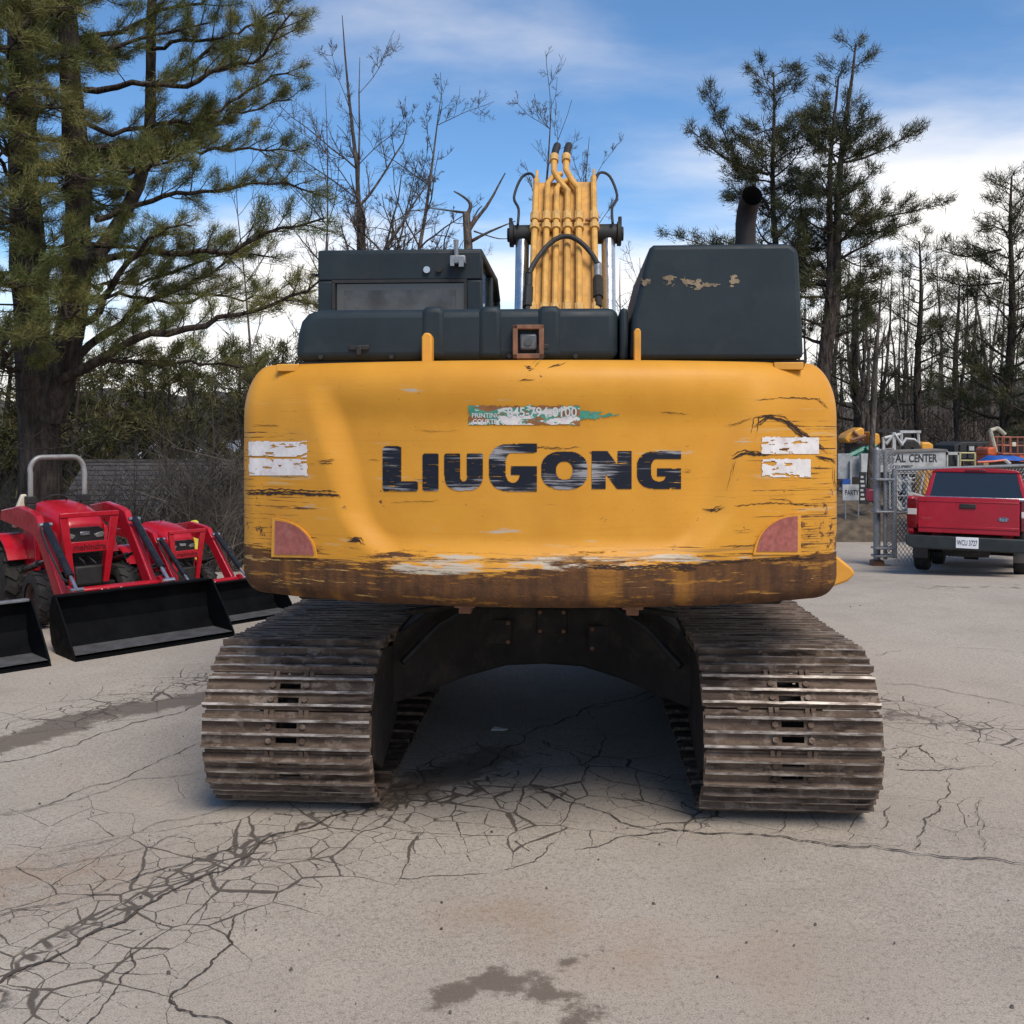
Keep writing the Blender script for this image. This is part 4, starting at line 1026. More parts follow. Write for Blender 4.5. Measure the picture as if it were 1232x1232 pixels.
    gr = MB(); gr.prism([(-.17, .56), (.17, .56), (.205, .80), (.20, .95), (.14, .985), (-.14, .985), (-.20, .95), (-.205, .80)], 'y', -1.726, -1.70); GRL = gr.build('grille', BLACK, HD, bevel=.008)
    for q in range(7): MB().bb(-.15, .15, -1.717, -1.692, .60 + .036 * q, .612 + .036 * q).build('slat', simple_black, GRL) if q != 9 else None
    MB().bb(-.05, .05, -1.715, -1.69, .90, .94).build('nose_badge', CHROME, GRL, bevel=.004)
    for q, (x, z) in enumerate(((-.12, .50), (.10, .46), (.0, .52))): MB().tube([(x, -1.62, z), (x + .05, -1.60, z + .12), (x + .12, -1.66, z + .20), (x + .16, -1.74, z + .16)], .010, 6).build('engine_hose', BLACK, HD)
    for s in (-1, 1): MB().prism([(s * .09, .905), (s * .14, .925), (s * .195, .93), (s * .205, .90), (s * .19, .87), (s * .12, .865)], 'y', -1.722, -1.69).build('headlight', LAMPG, HD, bevel=.01)
    # chassis, axle, seat, platform, steering wheel, fenders
    ch = MB(); ch.bb(-.16, .16, -2.6, -1.66, .34, .58); ch.bb(-.36, .36, -1.86, -1.76, .28, .40); ch.bb(-.3, .3, -2.62, -2.5, .3, .5); ch.bb(-.14, .14, -1.66, -1.58, .40, .60); ch.build('chassis', BLACK, t, bevel=.02)
    pl = MB(); pl.bb(-.42, .42, -2.66, -2.3, .46, .50); pl.build('platform', BLACK, t, bevel=.01)
    st = MB(); st.bb(-.18, .18, -2.78, -2.50, .70, .78); st.bb(-.18, .18, -2.80, -2.73, .78, 1.06); st.build('seat', BLACK, t, bevel=.03, seg=3)
    sw = MB(); sw.tube([(.13 * math.cos(a), -2.52 + .07 * math.sin(a), 1.20 + .08 * math.sin(a)) for a in np.linspace(0, 2 * math.pi, 15)], .012, 6); sw.cyl((0, -2.52, 1.19), (0, -2.44, .9), .015, 6); sw.build('steering_wheel', BLACK, t)
    for s in (-1, 1):
        f = MB(); arc = [(-2.62 + .47 * math.cos(a), .42 + .47 * math.sin(a)) for a in np.linspace(.5, 2.5, 10)]; arc2 = [(-2.62 + .45 * math.cos(a), .42 + .45 * math.sin(a)) for a in np.linspace(2.5, .5, 10)]
        f.prism(arc + arc2, 'x', s * .32, s * .58); f.build('fender', REDP, t, bevel=.004)
        for (y, r, w, x0, nl) in ((-2.62, .41, .24, .47, 16), (-1.81, .29, .17, .42, 13)):
            wh = MB(); c = (s * x0, y, r)
            wh.lathe([(r * .55, -w / 2), (r * .80, -w / 2), (r * .90, -w * .42), (r * .93, 0), (r * .90, w * .42), (r * .80, w / 2), (r * .55, w / 2)], c, 'x', 28)
            for k in range(nl * 2):
                a = math.pi * k / nl; sd = 1 if k % 2 else -1
                R3 = Matrix.Rotation(a, 3, 'X'); v = R3 @ Vector((0, r * .92, 0))
                wh.box(Vector(c) + v + Vector((sd * w * .24, 0, 0)), (w * .52, r * .14, r * .07), Matrix.Rotation(a + math.pi / 2, 3, 'X') @ Matrix.Rotation(sd * .6, 3, 'Z'))
            Wm = wh.build('wheel', TYRE, t)
            rm = MB(); rm.lathe([(.0, s * w * .2), (r * .4, s * w * .22), (r * .52, s * w * .42), (r * .56, s * w * .42), (r * .56, -s * w * .4)], c, 'x', 22); rm.build('rim', DRIM, Wm)
    if rops:
        rp = MB(); w = .285; y = -2.42
        path = [(-w * .92, y, .85), (-w, y, 1.30), (-w, y, 1.52)] + [(-w + .12 - .12 * math.cos(a), y - .02, 1.54 + .15 * math.sin(a)) for a in np.linspace(.2, math.pi / 2, 6)]
        path += [(-p[0], p[1], p[2]) for p in path[::-1]]
        rp.tube(path, .027, 12); RP = rp.build('roll_bar', RBAR, t, angle=60)
        for s in (-1, 1):
            hb = MB(); hb.bb(s * w - .05, s * w + .05, y - .05, y + .04, 1.20, 1.28); hb.bb(s * w - .045, s * w + .045, y - .045, y + .04, .75, 1.2); hb.build('hinge_bracket', BLACK if s < 0 else BLACK, RP, bevel=.008)
        cf = MB(); cf.prism([(w + .02, 1.30), (w + .07, 1.30), (w + .17, 1.05), (w + .15, .95), (w + .02, .97)], 'y', y - .1, y - .04); cf.build('side_cover', CREAM, t, bevel=.012)
    return t
simple_black = simple('black_cylinder_paint', (.016, .018, .022), .3, .2, .2, 8)
phi = 45.4
def set_tractor(t, lip_x, lip_y, deg, sc=1):
    # lip centre and heading (degrees from +X towards -Y)
    a = math.radians(deg); d = Vector((math.cos(a), -math.sin(a)))
    t.location = (lip_x, lip_y, 0); t.rotation_euler = (0, 0, math.atan2(-d.x, d.y)); t.scale = (sc,) * 3
T2 = tractor('red tractor with folding grey roll bar and large black bucket, middle of the row'); set_tractor(T2, -3.21, 9.33, 45.6)
T1 = tractor('red tractor at the left edge, only its silver-lipped black bucket fully in view', lip=STEEL); set_tractor(T1, -4.44, 8.12, 45.6)
T3 = tractor('smaller red tractor farthest right in the row, bucket tucked behind the excavator', rops=False); set_tractor(T3, -2.70, 10.58, 41, .76)

# yellow bollards behind the tractors
def bollard(px, py0, py1, Y, r, lean, label):
    b, t_ = at(px, py1, Y), at(px, py0, Y); t = thing('bollard', label, 'bollard', (b.x, b.y, -.2), group='yellow bollards behind the tractors')
    h = t_.z + .2; mb = MB(); mb.tube([(0, 0, 0), (lean * .9 * h, 0, h - .05), (lean * .95 * h, 0, h - .015), (lean * h, 0, h)], [r, r, r * .85, r * .4], 16)
    mb.build('post', YPOST, t); MB().tube([(lean * (h - .16), 0, h - .16), (lean * (h - .12), 0, h - .12)], r * 1.03, 16).build('stripe', simple('faded_band', (.5, .45, .2), .6), t)
bollard(238, 626, 700, 12.6, .062, -.05, 'leaning yellow bollard behind the smallest red tractor')
bollard(186, 627, 700, 13.6, .10, 0, 'short fat yellow bollard top showing over the loader arm')

# ------------------------------------------------------------------ red pickup truck
TK = thing('pickup_truck', 'red pickup truck parked by the gate with its tailgate towards us', 'pickup truck')
k_ = math.radians(27)
c0 = Vector(((1091 - PX) * 15.3 / F, 15.3)); rt = Vector((math.cos(k_), -math.sin(k_))); fw = Vector((math.sin(k_), math.cos(k_)))
cen = c0 + rt * .83
zg = float(gz(cen.x, cen.y)); zf = float(gz(*(cen + fw * 3)))
TK.location = (cen.x, cen.y, zg + .01); TK.rotation_euler = (math.atan2(zf - zg, 3.0), 0, -k_)
w2 = .83
body = MB()
def shell(secs): return loft2(secs)
# bed sides
for s in (-1, 1):
    x1 = s * w2
    body.prism([(0.0, .60), (0.0, 1.10), (.03, 1.14), (2.02, 1.14), (2.02, .60), (1.42, .58), (1.36, .74), (1.20, .86), (.98, .88), (.78, .82), (.64, .68), (.62, .56), (.1, .54)], 'x', x1 - s * .09, x1)
body.bb(-w2 + .09, w2 - .09, .06, 2.0, .66, .72); body.bb(-w2 + .09, w2 - .09, 1.96, 2.02, .66, 1.12)
body.build('bed', TRED, TK, bevel=.025, seg=3)
MB().tube([(-w2 + .05, .05, 1.165), (-w2 + .05, 1.95, 1.165)], .03, 8).build('bed_rail', LGREY, TK)
MB().tube([(w2 - .05, .05, 1.165), (w2 - .05, 1.95, 1.165)], .03, 8).build('bed_rail', LGREY, TK)
MB().bb(-w2 + .06, w2 - .06, 1.93, 1.99, 1.13, 1.19).build('bed_rail', CHROME, TK, bevel=.015)
tg = MB(); tg.bb(-.68, .68, -.012, .05, .60, 1.135)
TG = tg.build('tailgate', TRED, TK, bevel=.012, seg=3)
MB().bb(-.675, .675, -.022, -.010, .675, .715).build('crease', TRED, TG, bevel=.005)
MB().bb(-.675, .675, -.020, -.010, 1.06, 1.08).build('crease', TRED, TG, bevel=.005)
hnd = MB(); hnd.bb(-.11, .11, -.030, -.011, .97, 1.04); hnd.build('handle', BLACK, TG, bevel=.012)
bd_ = MB(); bd_.lathe([(.0, -.020), (.050, -.020), (.055, -.011)], (0, 0, 0), 'y', 20)
bd_.v = [(p[0] * 1.35 + .47, p[1], p[2] * .62 + .83) for p in bd_.v]; BDG = bd_.build('badge', simple('badge_grey_blue', (.10, .13, .2), .3, .3), TG)
text_part('lettering', 'Ford', CHROME, TG, (.425, -.0215, .805), (1, 0, 0), (0, 0, 1), .09, .045, .0)
text_part('lettering', 'RANGER', simple('faded_red_print', (.40, .05, .06), .4), TG, (-.63, -.0135, .80), (1, 0, 0), (0, 0, 1), .15, .03)
for s in (-1, 1):
    xs = sorted((s * .695, s * (w2 + .006)))
    tl = MB(); tl.bb(xs[0], xs[1], -.016, .09, .66, 1.10); L_ = tl.build('tail_light', REDL, TK, bevel=.012, label='left tail light' if s < 0 else 'right tail light')
    mb = MB(); mb.bb(xs[0] + .008, xs[1] - .004, -.021, -.012, .86, .95); mb.build('reverse_lens', simple('clear_lens', (.55, .5, .48), .15), L_, bevel=.004)
bp_ = MB(); bp_.prism([(-w2 - .01, .56), (-w2 - .01, .42), (-w2 + .10, .36), (w2 - .10, .36), (w2 + .01, .42), (w2 + .01, .56)], 'y', -.14, .02); BMP = bp_.build('bumper', simple('dark_green_black_bumper', (.020, .026, .028), .5, .2), TK, bevel=.02, seg=3)
MB().bb(-.15, .15, -.152, -.141, .395, .555).build('licence_plate', PLATE, BMP, bevel=.004)
text_part('plate_lettering', 'WCU 3727', INK, BMP, (-.135, -.154, .435), (1, 0, 0), (0, 0, 1), .27, .08, .01)
# cab
cb = MB(); y0, y1 = 2.06, 3.35
def ring(y, wb, zb, wt, zt_): return [(-wb, y, zb), (-wt, y, zt_), (wt, y, zt_), (wb, y, zb)]
lo = MB(); lo.bb(-w2, w2, y0, 5.0, .5, 1.08); lo.build('cab_body', TRED, TK, bevel=.05, seg=3)
lo = MB(); lo.bb(-w2 + .04, w2 - .04, 3.75, 5.05, 1.08, 1.16); lo.build('hood', TRED, TK, bevel=.04, seg=3)
rf = MB()
zr = 1.66
rf.prism([(-w2 + .15, zr - .06), (-w2 + .22, zr - .012), (-.3, zr + .012), (.3, zr + .012), (w2 - .22, zr - .012), (w2 - .15, zr - .06)], 'y', y0 + .10, y1)
for s in (-1, 1):
    a, b = s * (w2 - .02), s * (w2 - .17)
    rf.add([(a, y0, 1.06), (a - s * .09, y0, 1.06), (b - s * .06, y0 + .12, zr - .05), (b, y0 + .12, zr - .05), (a, y0 + .3, 1.06), (a - s * .06, y0 + .3, 1.06), (b - s * .04, y0 + .34, zr - .05), (b, y0 + .34, zr - .05)],
           [(0, 1, 2, 3), (5, 4, 7, 6), (0, 3, 7, 4), (1, 5, 6, 2), (0, 4, 5, 1), (3, 2, 6, 7)])
    rf.tube([(b - s * .02, y1 - .05, zr - .03), (a - s * .03, 3.85, 1.1)], .03, 8)
rf.add([(-w2 + .09, y0 + .005, 1.06), (w2 - .09, y0 + .005, 1.06), (w2 - .1, y0 + .02, 1.12), (-w2 + .1, y0 + .02, 1.12)], [(0, 1, 2, 3)])
RFO = rf.build('roof', TRED, TK, bevel=.012)
rw = MB(); rw.add([(-w2 + .105, y0 + .02, 1.10), (w2 - .105, y0 + .02, 1.10), (w2 - .225, y0 + .115, zr - .065), (-w2 + .225, y0 + .115, zr - .065)], [(0, 1, 2, 3)]); rw.add([(-w2 + .105, y0 + .03, 1.10), (w2 - .105, y0 + .03, 1.10), (w2 - .225, y0 + .125, zr - .065), (-w2 + .225, y0 + .125, zr - .065)], [(3, 2, 1, 0)])
rw.build('rear_window', GLASS, TK)
for s in (-1, 1):
    q = MB(); q.add([(s * (w2 - .03), y0 + .28, 1.08), (s * (w2 - .03), 3.75, 1.08), (s * (w2 - .19), y1, zr - .06), (s * (w2 - .19), y0 + .34, zr - .06)], [(0, 1, 2, 3)]); q.build('side_window', GLASS, TK)
q = MB(); q.add([(-w2 + .06, 3.83, 1.12), (w2 - .06, 3.83, 1.12), (w2 - .2, y1, zr - .05), (-w2 + .2, y1, zr - .05)], [(0, 1, 2, 3)]); q.build('windscreen', GLASS, TK)
MB().bb(-.16, .16, y0 + .088, y0 + .12, zr - .045, zr - .012).build('high_brake_light', simple('dark_red_lens', (.09, .004, .008), .2), RFO, bevel=.006)
mr_ = MB(); mr_.bb(-w2 - .17, -w2 - .0, 3.5, 3.6, 1.1, 1.25); mr_.bb(w2, w2 + .17, 3.5, 3.6, 1.1, 1.25); 
def mirror(s): MB().bb(s * w2, s * (w2 + .17), 3.5, 3.58, 1.1, 1.25).build('wing_mirror', BLACK, TK, bevel=.02)
mirror(-1); mirror(1)
for s in (-1, 1):
    for y in (1.0, 3.9):
        R_ = .335; wh = MB(); c = (s * (w2 - .13), y, R_)
        wh.lathe([(R_ * .55, -.115), (R_ * .86, -.115), (R_ * .97, -.09), (R_, -.05), (R_, .05), (R_ * .97, .09), (R_ * .86, .115), (R_ * .55, .115)], c, 'x', 32); Wm = wh.build('wheel', TYRE, TK)
        rm = MB(); rm.lathe([(.0, s * .07), (.10, s * .07), (.17, s * .09), (R_ * .56, s * .11), (R_ * .56, -s * .1)], c, 'x', 24); rm.build('rim', STEEL, Wm)
    fl = MB(); fl.bb(s * (w2 - .24), s * (w2 - .02), .60, .612, .20, .56); fl.build('mud_flap', simple('grey_mud_flap', (.055, .052, .05), .7), TK, bevel=.004)
ub = MB(); ub.bb(-.45, .45, .3, 4.6, .42, .58); ub.cyl((-.6, 1.0, .335), (.6, 1.0, .335), .05, 10); ub.cyl((-.1, .95, .335), (.1, .95, .335), .13, 14); ub.bb(-.2, .5, 1.6, 2.4, .3, .45); ub.build('underbody', FRAME, TK)
sp_ = MB(); sp_.lathe([(.15, .36), (.31, .36), (.335, .42), (.335, .48), (.31, .54), (.15, .54)], (-.05, .55, 0), 'z', 24); sp_.v = [(p[0], p[1], p[2] - .10) for p in sp_.v]; sp_.build('spare_wheel', TYRE, TK)

# ------------------------------------------------------------------ chain-link gate by the truck
FG = thing('chain_link_gate', 'chain link gate with galvanised posts beside the red pickup', 'gate', (0, 0, 0))
pA = at(1055, 680, 18.4); zb_ = pA.z
ztop = at(1055, 541, 18.4).z
MB().tube([(pA.x, pA.y, zb_ - .05), (pA.x, pA.y, ztop), (pA.x, pA.y, ztop + .04)], [.062, .062, .03], 14).build('post', STEEL, FG)
pB = Vector((pA.x + .17, pA.y - .10, zb_)); 
MB().tube([(pB.x - .055, pB.y, zb_ + .12), (pB.x - .055, pB.y, ztop - .02)], .035, 10).build('post', STEEL, FG)
MB().tube([(pB.x + .09, pB.y - .05, zb_ + .15), (pB.x + .09, pB.y - .05, 1.26)], .045, 10).build('post', STEEL, FG)
for z in (zb_ + .16, zb_ + .30, zb_ + .95, 1.05): MB().bb(pA.x - .085, pB.x + .12, pA.y - .19, pA.y + .075, z, z + .035).build('hinge_band', STEEL, FG, bevel=.006)
# diamond mesh of crossing wires
def mesh_panel(a, b, z0, z1, step=.10, r=.0062):
    mb = MB(); a, b = Vector((a[0], a[1], 0)), Vector((b[0], b[1], 0)); L = (b - a).length; u = (b - a) / L; H = z1 - z0
    n = Vector((-u.y, u.x, 0)) * .004
    k = -H
    while k < L:
        for s in (1, -1):
            s0, s1 = k, k + H
            if s > 0: p, q = (s0, z0), (s1, z1)
            else: p, q = (s0, z1), (s1, z0)
            lo_, hi_ = max(0, (0 - s0) / H), min(1, (L - s0) / H)
            if hi_ > lo_:
                P = [(p[0] + (q[0] - p[0]) * t, p[1] + (q[1] - p[1]) * t) for t in (lo_, hi_)]
                mb.tube([a + u * P[0][0] + n * s + Vector((0, 0, P[0][1])), a + u * P[1][0] + n * s + Vector((0, 0, P[1][1]))], r, 3, cap=False)
        k += step
    return mb
gA = (pB.x + .11, pB.y - .05); gB = (pB.x + 3.3, pB.y + 1.6)
g = mesh_panel(gA, gB, zb_ + .08, 1.22); tag(g.build('wire_mesh', STEEL, FG, smooth=False, fix=False), kind='stuff')
MB().tube([(gA[0], gA[1], 1.24), (gB[0], gB[1], 1.26)], .028, 10).build('top_rail', STEEL, FG)
MB().tube([(gA[0], gA[1], zb_ + .95), (gB[0], gB[1], zb_ + .97)], .018, 8).build('middle_rail', STEEL, FG)
g = mesh_panel((pB.x - .045, pB.y - .02), (pB.x + .085, pB.y - .07), zb_ + .2, ztop - .05, .06, .006); tag(g.build('wire_mesh', STEEL, FG, smooth=False, fix=False), kind='stuff')
g = mesh_panel((pA.x, pA.y + .08), (pA.x + .9, pA.y + 1.6), 1.3, ztop, .10, .006); tag(g.build('wire_mesh', STEEL, FG, smooth=False, fix=False), kind='stuff')
MB().box((pA.x, pA.y, zb_ + .02), (.22, .2, .16)).build('footing', RUSTY, FG, bevel=.03)

# ------------------------------------------------------------------ rental yard behind the gate
def yard(name, label, cat, px, py, Y, yaw=0): 
    p = at(px, py, Y); return thing(name, label, cat, (p.x, p.y, p.z), (0, 0, math.radians(yaw))), F / Y
# white trailer-like sign board with raised canopy
t, k = yard('sign_board', 'long white sign board reading rental center above the yard', 'sign', 1066, 568, 26)
Wd, Hd = 72 / k, 26 / k
b = MB(); b.prism([(0, 0), (Wd, 0), (Wd, Hd * .98), (0, Hd * .86)], 'y', 0, .25); b.build('board', YWHT, t, bevel=.01)
b = MB(); b.prism([(-.05, Hd * .87), (Wd + .02, Hd * .99), (Wd + .02, Hd * 1.06), (-.05, Hd * .96)], 'y', -.04, .9); b.build('roof_edge', simple('grey_felt_roof', (.16, .15, .14), .9), t)
text_part('lettering', 'RENTAL', INK, t, (-.30, -.006, Hd * .44), (1, 0, .01), (0, 0, 1), .80, .21, .025)
text_part('lettering', 'CENTER', INK, t, (.58, -.006, Hd * .45), (1, 0, .01), (0, 0, 1), .72, .21, .025)
text_part('lettering', 'OF EQUIPMENT', INK, t, (.10, -.006, Hd * .16), (1, 0, .01), (0, 0, 1), .58, .085, .02)
b = MB(); b.bb(-.62, 0, .02, .2, 0, Hd * .85); b.build('board', YWHT, t)
for x in (-.5, .35, 1.1): MB().bb(x, x + .08, .1, .2, -1.6, 0).build('leg', YWHT, t)
b = MB()
for (x0, x1, z0, z1) in ((Wd + .02, Wd + .06, 0, Hd * .98), (Wd + .30, Wd + .36, 0, Hd * .9), (Wd + .02, Wd + .36, Hd * .80, Hd * .93)): b.bb(x0, x1, .0, .06, z0, z1)
b.build('door_frame', YWHT, t); MB().bb(Wd + .06, Wd + .3, .3, .34, 0, Hd * .8).build('dark_doorway', BLACK, t)
# white equipment racks below the board
t, k = yard('pipe_rack', 'white pipe rack below the white sign board', 'rack', 1070, 612, 24)
b = MB(); w, h = 36 / k, 42 / k
for x in (0, w * .25, w * .62, w * .95): b.bb(x, x + .03, 0, .03, 0, h)
for z in (.0, h * .35, h * .75, h): b.bb(0, w, .035, .06, z, z + .025)
b.tube([(w * .75, -.05, 0), (w * 1.05, -.05, h * 1.02)], .02, 6); b.tube([(w * .2, -.1, h * .78), (w * .95, -.1, h * .92)], .016, 6)
b.build('frame', YWHT, t)
b = MB(); b.bb(w * .6, w * .78, .08, .3, -.2, h * .9); b.build('panel', simple('pale_blue_panel', (.38, .43, .46), .6), t)
Rw = random.Random(8)
for q in range(7):
    x, z = Rw.uniform(.05, w - .1), Rw.uniform(.0, h * .7); b = MB(); b.tube([(x + .09 * math.cos(a), .2 + .02 * q, z + .09 * math.sin(a)) for a in np.linspace(0, 6.28, 11)], .035, 6); b.build('wheel', BLACK, t)
# party sign and chalk board, pale trailer
t, k = yard('small_sign', 'small white sign reading party low in the yard', 'sign', 1014, 602, 23.5)
b = MB(); b.bb(0, 22 / k, 0, .04, 0, 19 / k); b.build('board', simple('grey_white_board', (.42, .44, .45), .6), t); text_part('lettering', 'PARTY', INK, t, (.05, -.004, .12), (1, 0, 0), (0, 0, 1), .32, .12, .02)
for x in (.05, .35): MB().bb(x, x + .03, .01, .03, -.5, 0).build('leg', STEEL, t)
t, k = yard('price_board', 'tall black board with white writing behind the gate post', 'board', 1034, 606, 23.2)
b = MB(); b.bb(0, 8 / k, 0, .03, 0, 38 / k); b.build('board', BLACK, t)
for q in range(6): MB().bb(.02 + .01 * (q % 2), .12 - .015 * (q % 3), -.004, -.001, .08 + .1 * q, .13 + .1 * q).build('writing', YWHT, t)
t, k = yard('red_mower', 'dark red machine low behind the gate post', 'machine', 1040, 606, 23.6)
b = MB(); b.prism([(0, .05), (.02, .25), (.12, .34), (.26, .32), (.30, .12), (.27, .02)], 'y', 0, .4); b.build('body', simple('dark_red_paint', (.16, .012, .03), .5), t, bevel=.03)
for x in (.05, .25): MB().cyl((x, -.03, .04), (x, .03, .04), .06, 12).build('wheel', BLACK, t)
t, k = yard('cargo_trailer', 'pale grey trailer end with open frame left of the gate post', 'trailer', 1013, 590, 26)
b = MB(); w, h = 26 / k, 44 / k
b.bb(0, w * .55, .3, .36, h * .3, h); b.bb(w * .55, w * 1.25, .3, .36, h * .35, h * .92)
b.build('box', simple('pale_grey_panel', (.33, .35, .36), .6), t); b = MB(); b.bb(w * .5, w * .58, .2, .28, 0, h * .8); b.bb(0, w * .58, .2, .28, 0, .06); b.build('frame', YWHT, t)
MB().bb(.05, w * .45, .1, .2, .08, h * .3).build('dark_opening', BLUE, t)
# green knuckle-boom lift folded low
t, k = yard('green_lift', 'green folded lift arm leaning behind the gate post', 'lift', 1012, 562, 27)
b = MB(); u = 1 / k
for p, q, r in (((0, 0), (18, 16), .10), ((8, 12), (30, 22), .08), ((16, 4), (26, 22), .07), ((30, 20), (42, 26), .09)):
    b.tube([(p[0] * u, 0, p[1] * u), (q[0] * u, .1, q[1] * u)], r, 6)
b.build('arm', GREENP, t); b = MB(); b.bb(32 * u, 46 * u, 0, .4, 14 * u, 24 * u); b.build('basket', simple('teal_box', (.03, .16, .15), .5), t, bevel=.03); b = MB(); b.bb(0, 12 * u, 0, .5, -14 * u, 2 * u); b.build('base', GREENP, t, bevel=.05)
# yellow telehandler, its boom head and carriage
t, k = yard('telehandler', 'yellow telehandler boom raised behind the grey tree trunk', 'machine', 1016, 536, 30)
u = 1 / k; b = MB(); b.prism([(0, 8 * u), (4 * u, 14 * u), (20 * u, 22 * u), (24 * u, 20 * u), (24 * u, 10 * u), (14 * u, 4 * u), (4 * u, 3 * u)], 'y', 0, .7); b.build('boom', YELLOW, t, bevel=.04)
b = MB(); b.prism([(30 * u, 0), (30 * u, 17 * u), (42 * u, 14 * u), (44 * u, 4 * u), (38 * u, -2 * u)], 'y', 0, .6); b.build('carriage', YELLOW, t, bevel=.04)
b = MB(); b.tube([(6 * u, -.1, 6 * u), (24 * u, -.1, 12 * u)], .05, 6); b.tube([(10 * u, -.05, 17 * u), (22 * u, -.05, 6 * u)], .05, 6); b.build('cylinder', RUSTY, t)
b = MB(); b.bb(8 * u, 40 * u, .1, .6, -50 * u, 2 * u); b.build('chassis', FRAME, t)
# backhoe loader with white cab
t, k = yard('backhoe_loader', 'backhoe with white cab and yellow hood above the white sign board', 'backhoe', 1060, 546, 30)
u = 1 / k; b = MB()
for x in (26, 46): b.tube([(x * u + .04 * (x > 30), .1, 2 * u), (x * u, .1, 26 * u)], .045, 6)
b.tube([(30 * u, .9, 2 * u), (28 * u, .9, 26 * u)], .045, 6); b.tube([(48 * u, .9, 2 * u), (47 * u, .9, 26 * u)], .045, 6); b.bb(24 * u, 49 * u, .05, .95, 25 * u, 28 * u); b.build('cab', YWHT, t)
MB().bb(27 * u, 46 * u, .3, .34, 8 * u, 25 * u).build('cab_glass', GLASS, t)
b = MB(); b.tube([(25 * u, 0, 10 * u), (30 * u, 0, 18 * u), (40 * u, 0, 17 * u), (44 * u, 0, 12 * u)], .05, 6); b.build('fender', YWHT, t)
MB().lathe([(.05, -.15), (.22, -.15), (.27, -.1), (.27, .1), (.22, .15), (.05, .15)], (36 * u, .05, 6 * u), 'y', 20).build('wheel', TYRE, t)
b = MB(); b.prism([(50 * u, 4 * u), (50 * u, 14 * u), (60 * u, 14 * u), (65 * u, 11 * u), (65 * u, 5 * u), (60 * u, 3 * u)], 'y', .1, .7); b.build('hood', YELLOW, t, bevel=.05)
b = MB(); b.bb(2 * u, 5 * u, 0, .1, 2 * u, 20 * u); b.bb(14 * u, 18 * u, 0, .1, 0, 26 * u); b.tube([(4 * u, 0, 19 * u), (26 * u, .1, 24 * u)], .05, 6); b.tube([(6 * u, 0, 12 * u), (16 * u, 0, 24 * u), (26 * u, 0, 10 * u)], .05, 6); b.build('digging_arm', YWHT, t)
b = MB(); b.bb(6 * u, 30 * u, .0, .5, 0, 4 * u); b.build('stabiliser', CREAM, t); MB().bb(20 * u, 62 * u, .1, .9, -8 * u, 4 * u).build('chassis', FRAME, t)
MB().bb(0, 26 * u, .2, .26, 26 * u, 30 * u).build('canopy', BLACK, t)
# black container with white label
t, k = yard('waste_container', 'long black container with small white label at the wood edge', 'container', 1148, 552, 33)
u = 1 / k; b = MB(); b.prism([(0, 0), (0, 16 * u), (10 * u, 20 * u), (110 * u, 21 * u), (110 * u, 0)], 'y', 0, 1.6); b.build('body', simple('black_container_paint', (.020, .022, .024), .6), t, bevel=.02)
for q in range(10): MB().bb((6 + q * 10) * u, (7.5 + q * 10) * u, -.05, -.002, 1 * u, 17 * u).build('rib', simple_black, t)
MB().bb(17 * u, 23 * u, -.062, -.052, 10 * u, 15 * u).build('label_plate', YWHT, t)
# cream guard frame
t, k = yard('guard_frame', 'cream tubular frame right of the white sign board', 'frame', 1155, 566, 25)
u = 1 / k; b = MB()
for z in (3, 12, 21): b.tube([(0, 0, z * u), (18 * u, 0, z * u)], .02, 6)
for x in (0, 18): b.tube([(x * u, 0, -.5), (x * u, 0, 21.5 * u)], .024, 6)
b.build('frame', simple('cream_yellow_paint', (.42, .38, .18), .55), t)
# orange boom lift with work basket
t, k = yard('boom_lift', 'orange boom lift with pale folded arms and work basket', 'lift', 1188, 548, 30)
u = 1 / k; b = MB(); b.prism([(0, 0), (0, 8 * u), (4 * u, 10 * u), (11 * u, 10 * u), (12 * u, 0)], 'y', 0, .8); b.build('turret', ORANGE, t, bevel=.04)
b = MB(); b.tube([(14 * u, .2, 4 * u), (7 * u, .2, 30 * u)], .065, 8); b.tube([(7 * u, .2, 30 * u), (18 * u, .3, 33 * u)], .055, 8); b.tube([(18 * u, .3, 33 * u), (27 * u, .3, 25 * u)], .065, 8); b.build('folding_arm', simple('weathered_cream', (.36, .34, .27), .6, 0, .3, 8, (.15, .12, .08), .5), t)
b = MB()
for z in (2, 12, 22): 
    b.tube([(14 * u, -.2, z * u), (40 * u, -.2, z * u)], .022, 6); b.tube([(14 * u, .6, z * u), (40 * u, .6, z * u)], .022, 6)
for x in (14, 23, 32, 40): 
    b.tube([(x * u, -.2, 2 * u), (x * u, -.2, 22 * u)], .022, 6); b.tube([(x * u, .6, 2 * u), (x * u, .6, 22 * u)], .022, 6)
b.bb(14 * u, 40 * u, -.2, .6, 1 * u, 2.4 * u); b.build('basket', simple('dull_red_tube', (.26, .07, .04), .6), t)
MB().bb(25 * u, 30 * u, -.24, -.21, 11 * u, 16 * u).build('control_box', CREAM, t, bevel=.02)
b = MB(); b.bb(0, 44 * u, .0, .9, -14 * u, 0); b.build('chassis', ORANGE, t)
